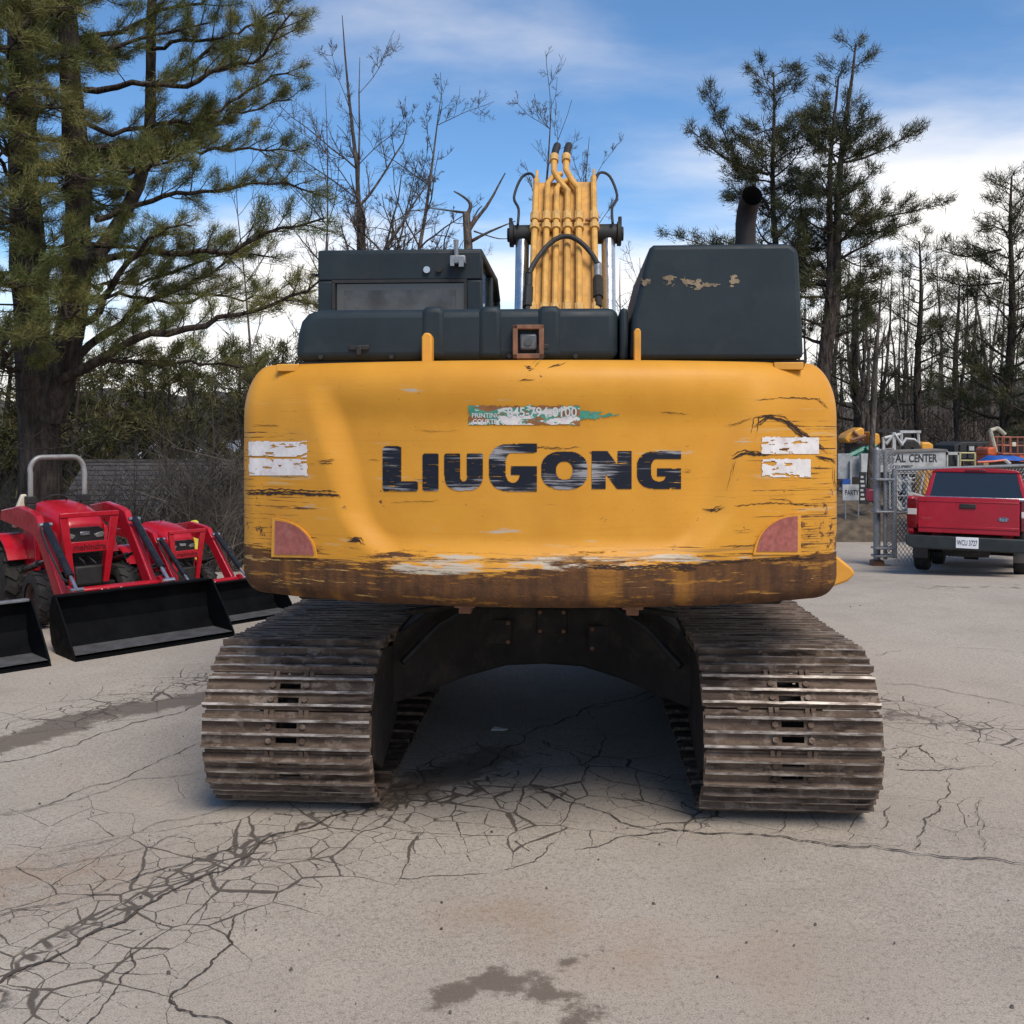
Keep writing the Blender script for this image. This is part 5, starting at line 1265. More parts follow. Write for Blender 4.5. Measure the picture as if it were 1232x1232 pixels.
# blue cover and orange bar beneath it
t, k = yard('tarpaulin', 'blue tarpaulin over low machines behind the truck roof', 'tarpaulin', 1192, 560, 24)
u = 1 / k; vs, fs = [], []
for i in range(14):
    for j in range(7):
        x, y = i * 3.6 * u, j * .12; edge = min(i, 13 - i, j + .5, 6.5 - j)
        vs.append((x, y, (min(edge, 2) * 3.6 + 4 + 1.6 * mnoise.noise((i * .5, j * .6, 2))) * u))
for i in range(13):
    for j in range(6): fs.append((i * 7 + j, i * 7 + j + 1, (i + 1) * 7 + j + 1, (i + 1) * 7 + j))
mb = MB(); mb.add(vs, fs); mb.build('cover', BLUE, t, angle=80); MB().bb(0, 44 * u, .05, .7, -.6, 4 * u).build('load', FRAME, t)
t, k = yard('tow_bar', 'orange bar with white end lying above the blue tarpaulin', 'bar', 1176, 556, 23.6)
u = 1 / k; b = MB(); b.tube([(0, 0, 0), (20 * u, 0, 1 * u), (34 * u, 0, 2.5 * u)], .025, 6); b.build('bar', ORANGE, t); b = MB(); b.tube([(33 * u, 0, 2.4 * u), (40 * u, .05, -2 * u)], .04, 6); b.build('bar_end', YWHT, t); b = MB(); b.bb(10 * u, 16 * u, .1, .4, -6 * u, -1 * u); b.build('pad', simple('tan_pad', (.35, .2, .1), .6), t)
# yellow skid loader just behind the truck
t, k = yard('mini_loader', 'yellow mini loader half hidden behind the red pickup', 'loader', 1106, 616, 22)
u = 1 / k; b = MB(); b.prism([(14 * u, 14 * u), (14 * u, 42 * u), (22 * u, 50 * u), (44 * u, 52 * u), (44 * u, 12 * u)], 'y', 0, .9); b.build('body', YELLOW, t, bevel=.05)
b = MB(); b.tube([(3 * u, -.1, 4 * u), (6 * u, -.1, 40 * u), (4 * u, -.1, 50 * u), (16 * u, 0, 46 * u)], .055, 6); b.build('lift_arm', YELLOW, t)
b = MB(); b.bb(20 * u, 30 * u, -.02, 0, 22 * u, 30 * u); b.build('grille', BLACK, t); MB().cyl((24 * u, -.12, 10 * u), (24 * u, .1, 10 * u), .22, 18).build('wheel', TYRE, t)
b = MB(); b.tube([(2 * u, -.2, 50 * u), (-6 * u, -.2, 14 * u)], .02, 6); b.build('side_bar', YWHT, t)

# earth bank with leaf litter on the right, low mound on the left
def bank(name, x0, x1, y0, y1, h, seed, m=LITTER):
    vs, fs = [], []; nx, ny = 46, 26
    for i in range(nx):
        for j in range(ny):
            u, v = i / (nx - 1), j / (ny - 1); x, y = x0 + (x1 - x0) * u, y0 + (y1 - y0) * v
            e = math.sin(math.pi * u) ** .45 * math.sin(math.pi * v) ** .7
            z = float(gz(x, y)) - .06 + h * e * (1 + .35 * mnoise.noise((x * .7, y * .7, seed))) + .10 * e * mnoise.fractal(Vector((x * 2.2, y * 2.2, seed)), 1, 2, 4)
            vs.append((x, y, z))
    for i in range(nx - 1):
        for j in range(ny - 1): fs.append((i * ny + j, (i + 1) * ny + j, (i + 1) * ny + j + 1, i * ny + j + 1))
    mb = MB(); mb.add(vs, fs); return tag(mb.build(name, m, None, angle=180), kind='structure')
bank('earth_bank', 5.6, 10.2, 22.6, 28, .75, 1.0)
bank('earth_bank', -30, -5.2, 14.6, 22, .5, 4.0)

# low buildings seen through the brush on the left
HB = thing('shed', 'long low shed with dark grey shingle roof behind the brush', 'building', (-5.9, 30, -3.6), (0, 0, math.radians(3)))
MB().bb(-6, 6, -2.2, 3.2, 0, 2.3).build('wall', SIDING, HB)
rfz = 4.58
rf = MB(); rf.add([(-6.6, -4.6, 1.75), (6.6, -4.6, 1.75), (6.6, .4, rfz), (-6.6, .4, rfz), (6.6, 5, 1.75), (-6.6, 5, 1.75)], [(0, 1, 2, 3), (3, 2, 4, 5)])
rf.add([(-6.6, -4.6, 1.65), (6.6, -4.6, 1.65), (6.6, .4, rfz - .1), (-6.6, .4, rfz - .1), (6.6, 5, 1.65), (-6.6, 5, 1.65)], [(3, 2, 1, 0), (5, 4, 2, 3)])
RF = rf.build('roof', ROOFM, HB, smooth=False, fix=False)
cr = MB()
for q in range(22):
    f = q / 22; y, z = -4.6 + 5.0 * f, 1.75 + (rfz - 1.75) * f
    cr.box((0, y + .10, z + .07), (13.2, .24, .006), Matrix.Rotation(math.atan2(rfz - 1.75, 5.0) - .06, 3, 'X'))
tag(cr.build('shingle_course', ROOFM, RF, smooth=False), kind='stuff')
MB().bb(-6.6, 6.6, .3, .5, rfz - .02, rfz + .05).build('ridge', ROOFM, RF)
for x in (-3.5, .5, 4):
    wd = MB().bb(x, x + .9, -2.24, -2.205, .9, 1.7).build('window', GLASS, HB)
    MB().bb(x - .06, x + .96, -2.235, -2.212, .84, .9).build('sill', WHITE, wd)
HC = thing('barn', 'far building with pale metal roof above the dark shed roof', 'building', (-11.8, 44, -3.6), (0, 0, math.radians(-6)))
MB().bb(-4.5, 5, 0, 6, 0, 3.9).build('wall', SIDING, HC)
rf = MB(); rf.prism([(-.5, 3.85), (3, 4.95), (6.5, 3.85), (6.5, 3.75), (3, 4.8), (-.5, 3.75)], 'x', -5, 5.4); RM = rf.build('roof', METALR, HC)
for q in range(14): MB().box((-4.8 + q * .76, 1.25, 4.42), (.05, 3.7, .05), Matrix.Rotation(math.atan2(1.1, 3.5), 3, 'X')).build('roof_seam', METALR, RM)
for x in (-2, 2): MB().bb(x, x + 1.1, -.03, .0 - .004, 1.6, 2.6).build('window', GLASS, HC)

# ------------------------------------------------------------------ trees
def tubes_np(lines, n):
    """many tapered tubes in one go: lines = [(points Nx3, radii N)]"""
    V, Q, o = [], [], 0
    jr = np.random.default_rng(len(lines) + n)
    for P, R in lines:
        P = np.asarray(P, float); R = np.asarray(R, float); m = len(P)
        T = np.gradient(P, axis=0); T /= np.linalg.norm(T, axis=1)[:, None] + 1e-9
        ref = np.array([0, 0, 1.0]) if abs(T[0, 2]) < .9 else np.array([1.0, 0, 0])
        A = np.cross(T, ref); A /= np.linalg.norm(A, axis=1)[:, None] + 1e-9; B = np.cross(T, A)
        w = 2 * np.pi * np.arange(n) / n
        J = R[:, None] * (1 + (jr.normal(0, .07, (m, n)) if n >= 7 else 0))
        ring = P[:, None] + J[:, :, None] * (A[:, None] * np.cos(w)[None, :, None] + B[:, None] * np.sin(w)[None, :, None])
        V.append(ring.reshape(-1, 3))
        i = np.arange(m - 1)[:, None] * n; k = np.arange(n)[None]; k1 = (k + 1) % n
        Q.append((np.stack([i + k, i + k1, i + n + k1, i + n + k], -1) + o).reshape(-1, 4)); o += m * n
    return np.concatenate(V), np.concatenate(Q)
def mesh_np(name, V, Fc, m, smooth=True):
    me = bpy.data.meshes.new(name); nv, nf, k = len(V), len(Fc), Fc.shape[1]
    me.vertices.add(nv); me.vertices.foreach_set('co', V.astype(np.float32).ravel())
    me.loops.add(nf * k); me.loops.foreach_set('vertex_index', Fc.astype(np.int32).ravel())
    me.polygons.add(nf); me.polygons.foreach_set('loop_start', (np.arange(nf) * k).astype(np.int32))
    me.materials.append(m); me.update(calc_edges=True)
    if smooth: me.shade_smooth()
    return me
def wander(rng, p, d, L, n, up=0.0, wob=.25):
    P = [np.array(p, float)]; d = np.array(d, float); d /= np.linalg.norm(d)
    for i in range(n):
        d = d + rng.normal(0, wob, 3) * (1 / n ** .5) + np.array([0, 0, up / n]); d /= np.linalg.norm(d); P.append(P[-1] + d * L / n)
    return np.array(P)
def spline(pts, n):
    pts = np.asarray(pts, float); s = np.r_[0, np.cumsum(np.linalg.norm(np.diff(pts, axis=0), axis=1))]; u = np.linspace(0, s[-1], n)
    Q = np.stack([np.interp(u, s, pts[:, k]) for k in range(3)], 1)
    for _ in range(2): Q[1:-1] = .25 * Q[:-2] + .5 * Q[1:-1] + .25 * Q[2:]
    return Q
def needles(rng, C, D, K, L, w):
    """K needle blades fanning out of every tuft centre C along direction D"""
    N = len(C); d = D[:, None] * .85 + rng.normal(0, .62, (N, K, 3)) + np.array([0, 0, .18]); d /= np.linalg.norm(d, axis=2)[..., None]
    l = L * rng.uniform(.6, 1.15, (N, K, 1)); base = C[:, None] + rng.normal(0, L * .30, (N, K, 3))
    s = np.cross(d, rng.normal(0, 1, (N, K, 3))); s /= np.linalg.norm(s, axis=2)[..., None] + 1e-9
    a, b, c = base - s * w / 2, base + s * w / 2, base + d * l
    V = np.stack([a, b, c], 2).reshape(-1, 3); return V, np.arange(len(V)).reshape(-1, 3)
def foliate(rng, branches, tufts, sub_step, sub_len, start=.25, density=9, flat=.25, thin=None, twig=.012):
    """side shoots in a loose horizontal spray along every branch, tufts on their outer parts"""
    subs = []; t = np.array([0, 0, 1.0])
    for P, R in branches:
        L = np.linalg.norm(np.diff(P, axis=0), axis=1).sum(); s = np.r_[0, np.cumsum(np.linalg.norm(np.diff(P, axis=0), axis=1))]
        u = L * start + rng.uniform(0, sub_step); side = 1
        while u < L:
            p = np.array([np.interp(u, s, P[:, k]) for k in range(3)]); j = min(np.searchsorted(s, u), len(P) - 1); t = P[j] - P[max(j - 1, 0)]; t /= np.linalg.norm(t) + 1e-9
            lat = np.cross(t, [0, 0, 1]); lat /= np.linalg.norm(lat) + 1e-9
            d = t * rng.uniform(.35, .9) + lat * side * rng.uniform(.5, 1.0) + np.array([0, 0, rng.normal(.10, flat)])
            l = sub_len * rng.uniform(.45, 1.15) * (1 - .45 * (u / L) ** 2); q = wander(rng, p, d, l, 4, up=.25, wob=.22)
            subs.append((q, np.linspace(twig, twig * .35, 5)))
            m = max(2, int(l * density)); f = rng.uniform(.30, 1.0, m) ** .75
            for g in f:
                x = g * 4; a = min(int(x), 3); tufts.append((q[a] + (q[a + 1] - q[a]) * (x - a), (q[a + 1] - q[a]) / (np.linalg.norm(q[a + 1] - q[a]) + 1e-9)))
            side = -side; u += sub_step * rng.uniform(.6, 1.4)
        tufts.append((P[-1], t))
    return subs
def tree_thing(name, label, cat, base, group, trunk, bark, twigs=None, twig_m=None, crown=None, crown_m=None, limbs=None):
    t = thing(name, label, cat, base, group=group)
    for st in trunk: V, Q = tubes_np([st], 12); link('trunk', mesh_np('trunk', V, Q, bark), t)
    if limbs: V, Q = tubes_np(limbs, 7); tag(link('limbs', mesh_np('limbs', V, Q, bark), t), kind='stuff')
    if twigs:
        V, Q = tubes_np(twigs, 4); tag(link('branches', mesh_np('branches', V, Q, twig_m or bark), t), kind='stuff')
    if crown is not None: tag(link('crown', mesh_np('crown', crown[0], crown[1], crown_m, False), t), kind='stuff')
    return t

# the big white pine on the left, its main limbs laid out as they grow
def big_pine():
    rng = np.random.default_rng(11); Y0 = 16.0; base = np.array([(47 - PX) * Y0 / F, Y0, float(gz(-7.4, 16))])
    def L(pts): return np.array([np.array(at(x, y, Y0 + dy)) - base for x, y, dy in pts])
    stem = [(spline(np.vstack([[0, 0, -.3], L([(48, 560, 0), (50, 500, 0), (42, 440, 0), (36, 380, 0), (33, 300, .1), (28, 180, .2), (24, 60, .3), (18, -120, .4), (14, -300, .4)])]), 22), np.concatenate([[.50, .42], np.linspace(.33, .08, 20)])),
            (spline(L([(58, 505, 0), (76, 440, -.1), (90, 370, -.15), (97, 300, -.2), (93, 220, -.2), (88, 140, -.2), (82, 40, -.2), (78, -100, -.2), (74, -280, -.2)]), 20), np.linspace(.25, .07, 20)),
            (spline(L([(96, 335, 0), (118, 305, .5), (150, 262, 1.2), (176, 215, 1.5), (183, 150, 1.6), (180, 60, 1.6), (186, -60, 1.6), (184, -220, 1.6)]), 16), np.linspace(.13, .05, 16))]
    limbs = []
    def limb(pts, r0, r1=.02, n=14): 
        n = 18; P = spline(L(pts), n); wv = np.cumsum(rng.normal(0, .055, (n, 3)), 0); wv -= np.linspace(0, 1, n)[:, None] * wv[-1]; P = P + wv; limbs.append((P, np.linspace(r0 * .72, r1 * .7, n)))
    limb([(70, 480, 0), (105, 415, .3), (160, 375, .5), (215, 340, .8), (262, 318, 1), (300, 300, 1.2)], .13)
    limb([(62, 470, 0), (120, 425, -.4), (170, 405, -.6), (230, 392, -.8), (300, 372, -1), (345, 352, -1.1), (384, 338, -1.2)], .12)
    limb([(88, 420, 0), (110, 385, -.3), (140, 320, -.6), (165, 280, -.8), (182, 265, -1), (230, 272, -1.2)], .10)
    limb([(100, 318, 0), (150, 302, -.2), (220, 292, -.3), (290, 280, -.4), (345, 268, -.5), (392, 262, -.6)], .09)
    limb([(106, 262, 0), (150, 252, .4), (215, 248, .6), (280, 236, .9), (350, 232, 1.1), (396, 238, 1.2)], .07)
    limb([(95, 440, 0), (150, 430, .4), (215, 438, .6), (260, 432, .8), (310, 440, 1)], .06)
    limb([(98, 182, 0), (140, 186, .3), (190, 185, .5), (245, 182, .7), (300, 176, .9), (352, 182, 1)], .06)
    limb([(95, 112, 0), (150, 104, -.2), (210, 96, -.4), (270, 76, -.6), (330, 42, -.8), (352, 14, -.9)], .075)
    limb([(92, 148, 0), (150, 150, .5), (200, 130, .8), (260, 118, 1), (310, 100, 1.2), (348, 88, 1.3)], .06)
    limb([(180, 62, 1.6), (220, 56, 1.4), (270, 44, 1.2), (318, 22, 1.1), (350, -8, 1)], .05)
    limb([(88, 60, 0), (130, 40, .3), (180, 20, .5), (240, -12, .7), (300, -50, .9)], .06)
    limb([(180, 110, 1.6), (230, 96, 1.9), (290, 70, 2.2), (345, 46, 2.4)], .05)
    limb([(183, 160, 1.6), (240, 150, 1.8), (300, 140, 2), (350, 120, 2.2)], .05)
    limb([(92, 205, 0), (130, 215, -.6), (170, 205, -1), (205, 195, -1.3)], .05)
    limb([(100, 372, 0), (150, 368, .5), (210, 372, .8), (280, 350, 1.2), (360, 362, 1.6)], .045)
    limb([(95, 345, .2), (150, 352, .9), (220, 340, 1.5), (280, 300, 2), (330, 310, 2.3)], .05)
    for (x, y, dx, dy) in ((34, 420, -60, 40), (30, 340, -70, -10), (28, 260, -70, 20), (26, 180, -70, -30), (26, 120, -70, -10), (22, 60, -60, -40), (20, 0, -70, -50)):
        limb([(x, y, 0), (x + dx * .5, y + dy * .3, -.4), (x + dx, y + dy, -.9), (x + dx * 1.9, y + dy * 1.6, -1.4)], .06)
        limb([(x, y + 20, 0), (x - 12, y + 10, -.8), (x - 18, y - 6, -1.6), (x + 6, y - 14, -2.3)], .05)
        limb([(x + 5, y - 30, 0), (x + 24, y - 34, -.7), (x + 44, y - 50, -1.4), (x + 60, y - 52, -2.1)], .05)
    for k in range(30):                       # upper crown, mostly above the frame, and the far side
        h = rng.uniform(-320, 60); x = rng.choice([22, 80, 184]); a = rng.uniform(0, 2 * np.pi); l = rng.uniform(1.6, 3.2)
        p = L([(x, h, 0)])[0]; P = wander(rng, p, [math.cos(a), math.sin(a) * .8, .12], l, 10, .3, .3); limbs.append((P, np.linspace(.05, .015, 11)))
    for k in range(16):                       # branches behind the stems
        h = rng.uniform(40, 330); x = rng.choice([30, 92]); a = rng.uniform(.2, 2.9); l = rng.uniform(1.4, 3.0)
        p = L([(x, h, 0)])[0]; P = wander(rng, p, [math.cos(a), math.sin(a), .1], l, 10, .2, .3); limbs.append((P, np.linspace(.05, .015, 11)))
    dead = []
    for k in range(26):                       # bare dead twigs on the lower stem
        h = rng.uniform(330, 520); x = rng.choice([40, 85]); a = rng.uniform(-.4, 3.6); l = rng.uniform(.5, 2.2)
        P = wander(rng, L([(x, h, 0)])[0], [math.cos(a), -.5 * abs(math.sin(a)), rng.normal(-.05, .25)], l, 7, -.1, .5); dead.append((P, np.linspace(.018, .004, 8)))
        for _ in range(3):
            j = rng.integers(2, 7); dead.append((wander(rng, P[j], rng.normal(0, 1, 3), l * .35, 4, 0, .4), np.linspace(.008, .003, 5)))
    tufts = []; twigs = foliate(rng, limbs, tufts, .13, .95, .20, 22, .26)
    C = np.array([t[0] for t in tufts]); D = np.array([t[1] for t in tufts])
    cr = needles(rng, C, D, 20, .15, .0078); print('PINE', len(C), len(cr[1]))
    tree_thing('pine_tree', 'large old pine with forked trunk behind the left tractor', 'tree', tuple(base), None, stem, BARK, twigs + dead, BARK, cr, NEED, limbs)
big_pine()

def pine(label, px, Y, top_px, crown0, spread, seed, group, lean=0, tl=.30, tw=.022, K=14, step=.24, need=NEED2, dens=13.0, fork=None, limbs_at=(), r0=.24, pw=.8):
    rng = np.random.default_rng(seed); X = (px - PX) * Y / F; zb = float(gz(X, Y)); H = CH - (top_px - HY) * Y / F - zb
    def tr(x_lean, h, r):
        n = 16; z = np.linspace(-.2, h, n); return np.stack([x_lean * (z / h) ** 1.3 + .10 * np.sin(z * .8 + seed), .08 * np.cos(z * .7 + seed), z], 1), np.linspace(r, .03, n)
    stems = [tr(lean, H, r0)]
    if fork: stems.append(tr(fork, H * .93, r0 * .85))
    limbs = []; nb = int(H * (1 - crown0) * 5.2)
    for k in range(nb):
        P, R = stems[rng.integers(len(stems))]; u = crown0 + (1 - crown0) * (k + rng.uniform()) / nb
        if rng.random() < .10: continue
        z = u * P[-1, 2]; p = np.array([np.interp(z, P[:, 2], P[:, 0]), np.interp(z, P[:, 2], P[:, 1]), z])
        a = k * 2.4 + rng.normal(0, .5); v = (u - crown0) / (1 - crown0); l = spread * (1 - v) ** pw * rng.uniform(.5, 1.15) + .35
        limbs.append((wander(rng, p, [math.cos(a), math.sin(a), .10 + .55 * v], l, 8, .35, .28), np.linspace(.055 * (1 - v) + .015, .01, 9)))
    for (x, y, x2, y2, r) in limbs_at:
        a = np.array(at(x, y, Y)) - (X, Y, zb); b = np.array(at(x2, y2, Y)) - (X, Y, zb); m = (a + b) / 2 + (0, .4, -.25)
        limbs.append((spline([a, m, b], 10), np.linspace(r, .012, 10)))
    tufts = []; twigs = foliate(rng, limbs, tufts, step, spread * .32 + .28, .14, dens, .24, twig=.016)
    dead = []
    for k in range(int(H * crown0 * 1.6)):
        P = stems[0][0]; z = rng.uniform(.15, 1) * crown0 * H; p = np.array([np.interp(z, P[:, 2], P[:, 0]), 0, z]); a = rng.uniform(0, 6.28)
        dead.append((wander(rng, p, [math.cos(a), math.sin(a), -.05], rng.uniform(.4, 1.4), 5, -.1, .4), np.linspace(.02, .006, 6)))
    C = np.array([t[0] for t in tufts]); D = np.array([t[1] for t in tufts]); cr = needles(rng, C, D, K, tl, tw); print('PINE', len(C), len(cr[1]))
    return tree_thing('pine_tree', label, 'tree', (X, Y, zb), group, stems, BARK, twigs + dead, BARK, cr, need, limbs)
GP = 'pines standing at the edge of the wood'
pine('tall forked pine on the right, highest of the wood edge', 987, 34, 52, .36, 2.7, 21, GP, lean=1.1, fork=.55, limbs_at=((1000, 255, 1134, 246, .06), (1000, 275, 1100, 268, .05), (990, 200, 1108, 155, .06), (985, 330, 900, 350, .05), (1000, 300, 1070, 320, .04)), r0=.28)
pine('dark pine behind the exhaust pipe with a long limb reaching left', 940, 36, 86, .40, 2.6, 34, GP, lean=-.35, limbs_at=((930, 300, 815, 284, .06), (925, 210, 830, 155, .07), (925, 250, 850, 110, .05)), r0=.22)
pine('wispy pine at the right edge of the picture', 1212, 36, 212, .22, 2.9, 47, GP, lean=.2, limbs_at=((1205, 300, 1130, 300, .05), (1205, 340, 1120, 330, .04)), need=NEED2, dens=8)
pine('young pine left of the wispy pine at the right edge', 1106, 42, 290, .30, 2.0, 52, GP, dens=7)
pine('thin pine between the young pine and the wispy pine', 1152, 46, 340, .3, 2.2, 58, GP, dens=7)
pine('low bushy pine right behind the tall forked pine', 1030, 44, 340, .25, 2.0, 63, GP, dens=7)
pine('dense pine at the far right edge above the orange lift', 1275, 33, 330, .15, 2.2, 66, GP, dens=8)
GE = 'evergreens behind the shed on the left'
for i, (px, Y, top, sp, lab) in enumerate(((60, 34, 440, 2.8, 'olive evergreen behind the big pine trunk'), (118, 38, 428, 3.0, 'evergreen just right of the big pine trunk behind the shed'), (172, 37, 440, 2.8, 'evergreen above the middle of the shed roof'),
        (228, 40, 436, 3.0, 'evergreen standing behind the bare saplings'), (292, 41, 434, 3.0, 'evergreen beside the left edge of the excavator'), (340, 46, 420, 3.2, 'evergreen hidden mostly by the excavator counterweight'), (10, 36, 400, 3.2, 'evergreen at the left edge behind the tractors'), (90, 33, 455, 2.6, 'low evergreen directly behind the roll bar'), (200, 35, 448, 2.6, 'low evergreen behind the leftmost bare sapling'), (318, 38, 445, 2.8, 'low evergreen tucked behind the excavator edge'), (-60, 33, 330, 3.2, 'evergreen beyond the left edge of the picture'))):
    pine(lab, px, Y, top, .04, sp, 70 + i, GE, need=NEED3, dens=7, tl=.34, tw=.034, K=11, step=.30, pw=.5)

def bare_lines(rng, H, r, spread=.5, levels=3, first=.3, n0=14, lean=(0, 0), rm=.006, many=1.0, wob=.16):
    out = [[], []]
    P = wander(rng, (0, 0, -.2), (lean[0], lean[1], 1), H, n0, .25, wob); R = np.linspace(r, r * .05, n0 + 1); out[0].append((P, R))
    def rec(P, R, lev, L):
        m = int(many * (rng.integers(7, 12) if lev == 1 else rng.integers(4, 8)))
        for k in range(m):
            u = rng.uniform(first if lev == 1 else .2, 1.0); j = int(u * (len(P) - 1)); a = rng.uniform(0, 6.28); t = P[min(j + 1, len(P) - 1)] - P[j]; t /= np.linalg.norm(t) + 1e-9
            q = np.cross(t, [math.cos(a), math.sin(a), .3]); q /= np.linalg.norm(q) + 1e-9
            l = L * (spread if lev == 1 else max(spread, .48)) * rng.uniform(.45, 1.15) * (1.15 - u * .6); rr = R[j] * rng.uniform(.45, .7); n = 7 if lev == 1 else 5
            B = wander(rng, P[j], t * .75 + q * rng.uniform(.55, 1.1), l, n, .4, .3); Rb = np.linspace(max(rr, rm * (1.15 - .25 * lev)), max(rr * .2, rm * (.8 - .17 * lev)), n + 1)
            out[0 if lev == 1 and rr > .03 else 1].append((B, Rb))
            if lev < levels: rec(B, Rb, lev + 1, l)
    rec(P, R, 1, H); return out
def bare_tree(label, px, Y, top, r, seed, group, cat='tree', name='bare_tree', spread=.42, first=.3, levels=3, stems=None, wob=.16, many=1.0):
    rng = np.random.default_rng(seed); X = (px - PX) * Y / F; zb = float(gz(X, Y)); H = CH - (top - HY) * Y / F - zb; rm = Y * .00036
    tr_ = []
    if stems: 
        a = [[], []]
        for k, (lx, f) in enumerate(stems):
            o = bare_lines(rng, H * f, r * (1 - .15 * k), spread, levels, first, lean=(lx, 0), rm=rm, wob=wob, many=many); tr_.append(o[0][0]); a[0] += o[0][1:]; a[1] += o[1]
    else: a = bare_lines(rng, H, r, spread, levels, first, rm=rm, wob=wob, many=many); tr_.append(a[0][0]); a[0] = a[0][1:]
    return tree_thing(name, label, cat, (X, Y, zb), group, tr_, GBARK, a[1] or None, GBARK, limbs=a[0] or None)
GB = 'bare trees behind the excavator'
bare_tree('leafless forked tree above the cab', 446, 26, 28, .16, 101, GB, spread=.33, first=.34, levels=4, stems=((-.02, 1), (.10, .9), (-.16, .92), (.03, .8)), many=1.5)
bare_tree('fine-twigged bare tree behind the boom', 655, 30, 118, .13, 103, GB, spread=.30, first=.36, levels=4, stems=((-.03, 1), (.07, .92)), many=1.15)
bare_tree('thin bare sapling between the big pine and the cab', 292, 22, 150, .055, 105, GB, spread=.3, first=.4)
bare_tree('bare tree with drooping twigs beside the pine limbs', 375, 24, 90, .07, 106, GB, spread=.35, first=.4)
bare_tree('small bare bush top between boom and exhaust housing', 742, 24, 338, .03, 107, GB, spread=.5, first=.5, name='bare_bush', cat='bush')
# broken dead tree with a few crooked limbs
def dead_tree():
    Y = 23.0; X = (562 - PX) * Y / F; zb = float(gz(X, Y)); b = np.array((X, Y, zb))
    def L(pts): return spline([np.array(at(x, y, Y)) - b for x, y in pts], 10)
    tr = [(np.vstack([[0, 0, -.2], L([(562, 420), (565, 330), (563, 285), (561, 255)])]), np.linspace(.14, .085, 11)),
          (L([(563, 258), (568, 245), (557, 236), (546, 230)]), np.linspace(.05, .015, 10)), (L([(562, 280), (572, 264), (588, 246), (599, 224), (608, 208)]), np.linspace(.055, .012, 10)),
          (L([(560, 256), (530, 252), (512, 250)]), np.linspace(.03, .008, 10)), (L([(567, 290), (590, 278), (620, 266)]), np.linspace(.04, .012, 10)), (L([(564, 276), (576, 250), (580, 248)]), np.linspace(.03, .012, 10)),
          (L([(570, 278), (600, 288), (625, 286)]), np.linspace(.02, .006, 10))]
    tree_thing('dead_tree', 'broken dead tree snag with crooked limbs left of the boom', 'tree', tuple(b), GB, tr[:1], GBARK, limbs=tr[1:])
dead_tree()
GS = 'bare saplings in front of the shed'
for i, (px, Y, top, r, lab) in enumerate(((205, 19, 455, .045, 'leftmost bare sapling before the shed roof'), (222, 20, 470, .03, 'thin bare sapling second from the left before the shed'), (250, 18.5, 440, .035, 'middle bare sapling before the pale roof'), (268, 20.5, 430, .03, 'bare sapling right of the middle one before the pale roof'), (283, 19, 470, .025, 'bare sapling closest to the excavator edge'), (160, 21, 500, .03, 'low bare sapling behind the grey roll bar'))):
    bare_tree(lab, px, Y, top, r, 130 + i, GS, spread=.42, first=.15, levels=3, name='bare_sapling')
# the tall trunk by the gate
bare_tree('grey bare trunk rising beside the gate post', 1046, 25, 290, .11, 150, None, spread=.16, first=.55, levels=2, wob=.05)

# leafless wood on the right: individual trees from a few grown shapes
GW = 'leafless trees of the wood'
R9 = random.Random(9); protos = []
for k in range(7):
    rng = np.random.default_rng(200 + k); a = bare_lines(rng, 10, .12, .24, 3, .34, 16, rm=.012, many=.8)
    V, Q = tubes_np(a[0], 7); m1 = mesh_np('trunk', V, Q, GBARK); V, Q = tubes_np(a[1], 3); m2 = mesh_np('branches', V, Q, GBARK); protos.append((m1, m2))
def wood_tree(px, Y, h, k, label='slim leafless tree in the far wood', group=GW):
    X = (px - PX) * Y / F; t = thing('bare_tree', label, 'tree', (X, Y, float(gz(X, Y))), (0, 0, R9.uniform(0, 6.28)), group, 1)
    t.scale = (h / 10 * R9.uniform(.8, 1.25),) * 2 + (h / 10,)
    link('trunk', protos[k][0], t); tag(link('branches', protos[k][1], t), kind='stuff')
for k in range(78):
    Y = R9.uniform(37, 66); px = R9.uniform(975, 1290); top = R9.uniform(300, 455); wood_tree(px, Y, CH - (top - HY) * Y / F + .5, k % 7)
for k in range(34):
    Y = R9.uniform(40, 66); px = R9.uniform(330, 975); top = R9.uniform(330, 440); wood_tree(px, Y, CH - (top - HY) * Y / F + .5, k % 7, 'slim leafless tree standing behind the excavator', 'leafless trees behind the excavator')
for k in range(34):
    Y = R9.uniform(42, 66); px = R9.uniform(-80, 340); top = R9.uniform(390, 450); wood_tree(px, Y, CH - (top - HY) * Y / F + .5, k % 7, 'slim leafless tree far behind the shed', 'leafless trees behind the shed')

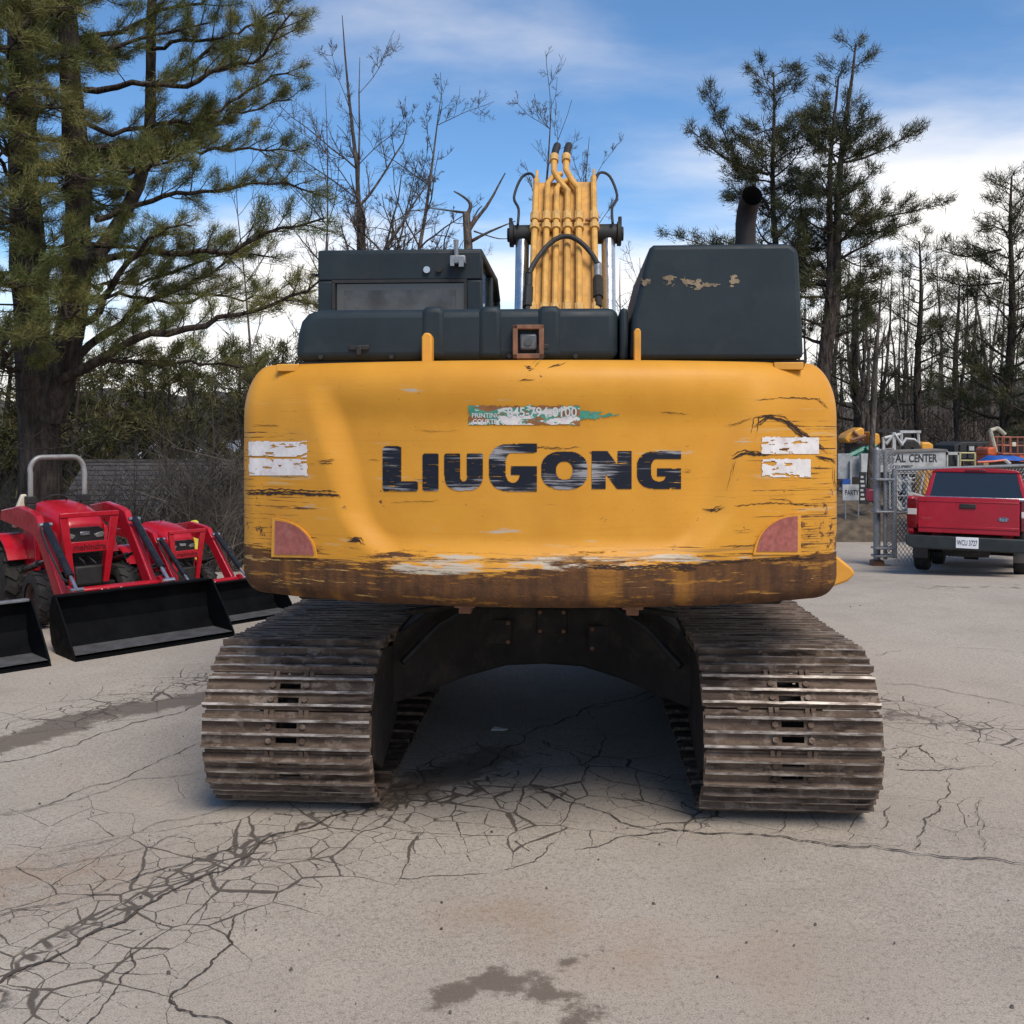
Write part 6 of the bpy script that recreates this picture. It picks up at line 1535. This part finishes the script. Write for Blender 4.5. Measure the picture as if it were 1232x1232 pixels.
# tangled undergrowth: nobody could count the stems
def undergrowth(name, x0, x1, y0, y1, hmax, n, seed, m, w=.02, lens=(.5, 1.6)):
    rng = np.random.default_rng(seed); X = rng.uniform(x0, x1, n); Y = rng.uniform(y0, y1, n)
    cl = np.array([mnoise.noise((x * .25, y * .25, seed)) for x, y in zip(X, Y)]); Z = gz(X, Y) + rng.uniform(0, 1, n) ** 1.5 * hmax * (.55 + .9 * np.clip(cl, -.5, .8))
    P = np.stack([X, Y, Z], 1); d = rng.normal(0, .75, (n, 3)); d[:, 2] = np.abs(d[:, 2]) + .35; d /= np.linalg.norm(d, axis=1)[:, None]; l = rng.uniform(*lens, n)[:, None]
    s = np.cross(d, rng.normal(0, 1, (n, 3))); s /= np.linalg.norm(s, axis=1)[:, None]; ww = w * rng.uniform(.5, 1.4, n)[:, None]
    mid = P + d * l * .5 + rng.normal(0, .08, (n, 3))
    V = np.stack([P - s * ww, P + s * ww, mid + s * ww * .7, mid - s * ww * .7, P + d * l + rng.normal(0, .1, (n, 3))], 1).reshape(-1, 3)
    b = np.arange(n)[:, None] * 5; Fc = np.concatenate([b + [0, 1, 2], b + [0, 2, 3], b + [3, 2, 4]], 0)
    o = bpy.data.objects.new(name, mesh_np(name, V, Fc, m, False)); COL.objects.link(o); tag(o, kind='stuff')
BRUSH = simple('brown_brush_twigs', (.065, .050, .038), .9, 0, .5, 1.5, (.03, .03, .018), .5)
BRUSH2 = simple('grey_brush_twigs', (.10, .082, .066), .9, 0, .5, 1.5, (.04, .04, .022), .5)
undergrowth('undergrowth', 8, 44, 36.5, 60, 2.9, 17000, 1, BRUSH, .018)
undergrowth('undergrowth', -30, 9, 44, 62, 3.6, 14000, 2, BRUSH, .024)
undergrowth('undergrowth', -16, -4.5, 16.5, 23.5, 2.9, 30000, 3, BRUSH2, .0055, (.5, 1.8))
undergrowth('undergrowth', -34, -9, 33, 48, 5.5, 14000, 4, BRUSH, .026)
far = M_bark('far_wood_bark', (.045, .04, .036), (.11, .10, .09))
# far wooded ridge closing the view beyond the trees
def ridge():
    rng = np.random.default_rng(6); mb = MB(); vs = []; n = 220
    for i in range(n):
        a = -1.75 + 3.5 * i / (n - 1); r = 150 + 12 * mnoise.noise((i * .11, 3, 1)); h = 6 + 3.5 * mnoise.fractal(Vector((i * .09, 1.5, 2)), 1, 2, 3) + rng.uniform(-.3, .3)
        x, y = math.sin(a) * r, math.cos(a) * r
        vs += [(x, y, -1.5), (x * 1.04, y * 1.04, h * .7), (x * 1.12, y * 1.12, h), (x * 1.3, y * 1.3, -1.5)]
    mb.add(vs, [(4 * i + k, 4 * i + 4 + k, 4 * i + 5 + k, 4 * i + 1 + k) for i in range(n - 1) for k in range(3)])
    o = mb.build('wooded_hill', far, None, angle=180); tag(o, kind='structure')
ridge()

# scrap of white litter under the machine
g = gpt(600, 880); lt = MB(); lt.add([(g[0] - .05, g[1], .012), (g[0] + .03, g[1] - .02, .018), (g[0] + .06, g[1] + .02, .012), (g[0] - .03, g[1] + .04, .022), (g[0] - .05, g[1], .006), (g[0] + .03, g[1] - .02, .010), (g[0] + .06, g[1] + .02, .005), (g[0] - .03, g[1] + .04, .012)], [(0, 1, 2, 3), (7, 6, 5, 4), (0, 4, 5, 1), (1, 5, 6, 2), (2, 6, 7, 3), (3, 7, 4, 0)])
tag(lt.build('litter', WHITE, None), 'small scrap of white litter on the ground under the excavator', 'litter')
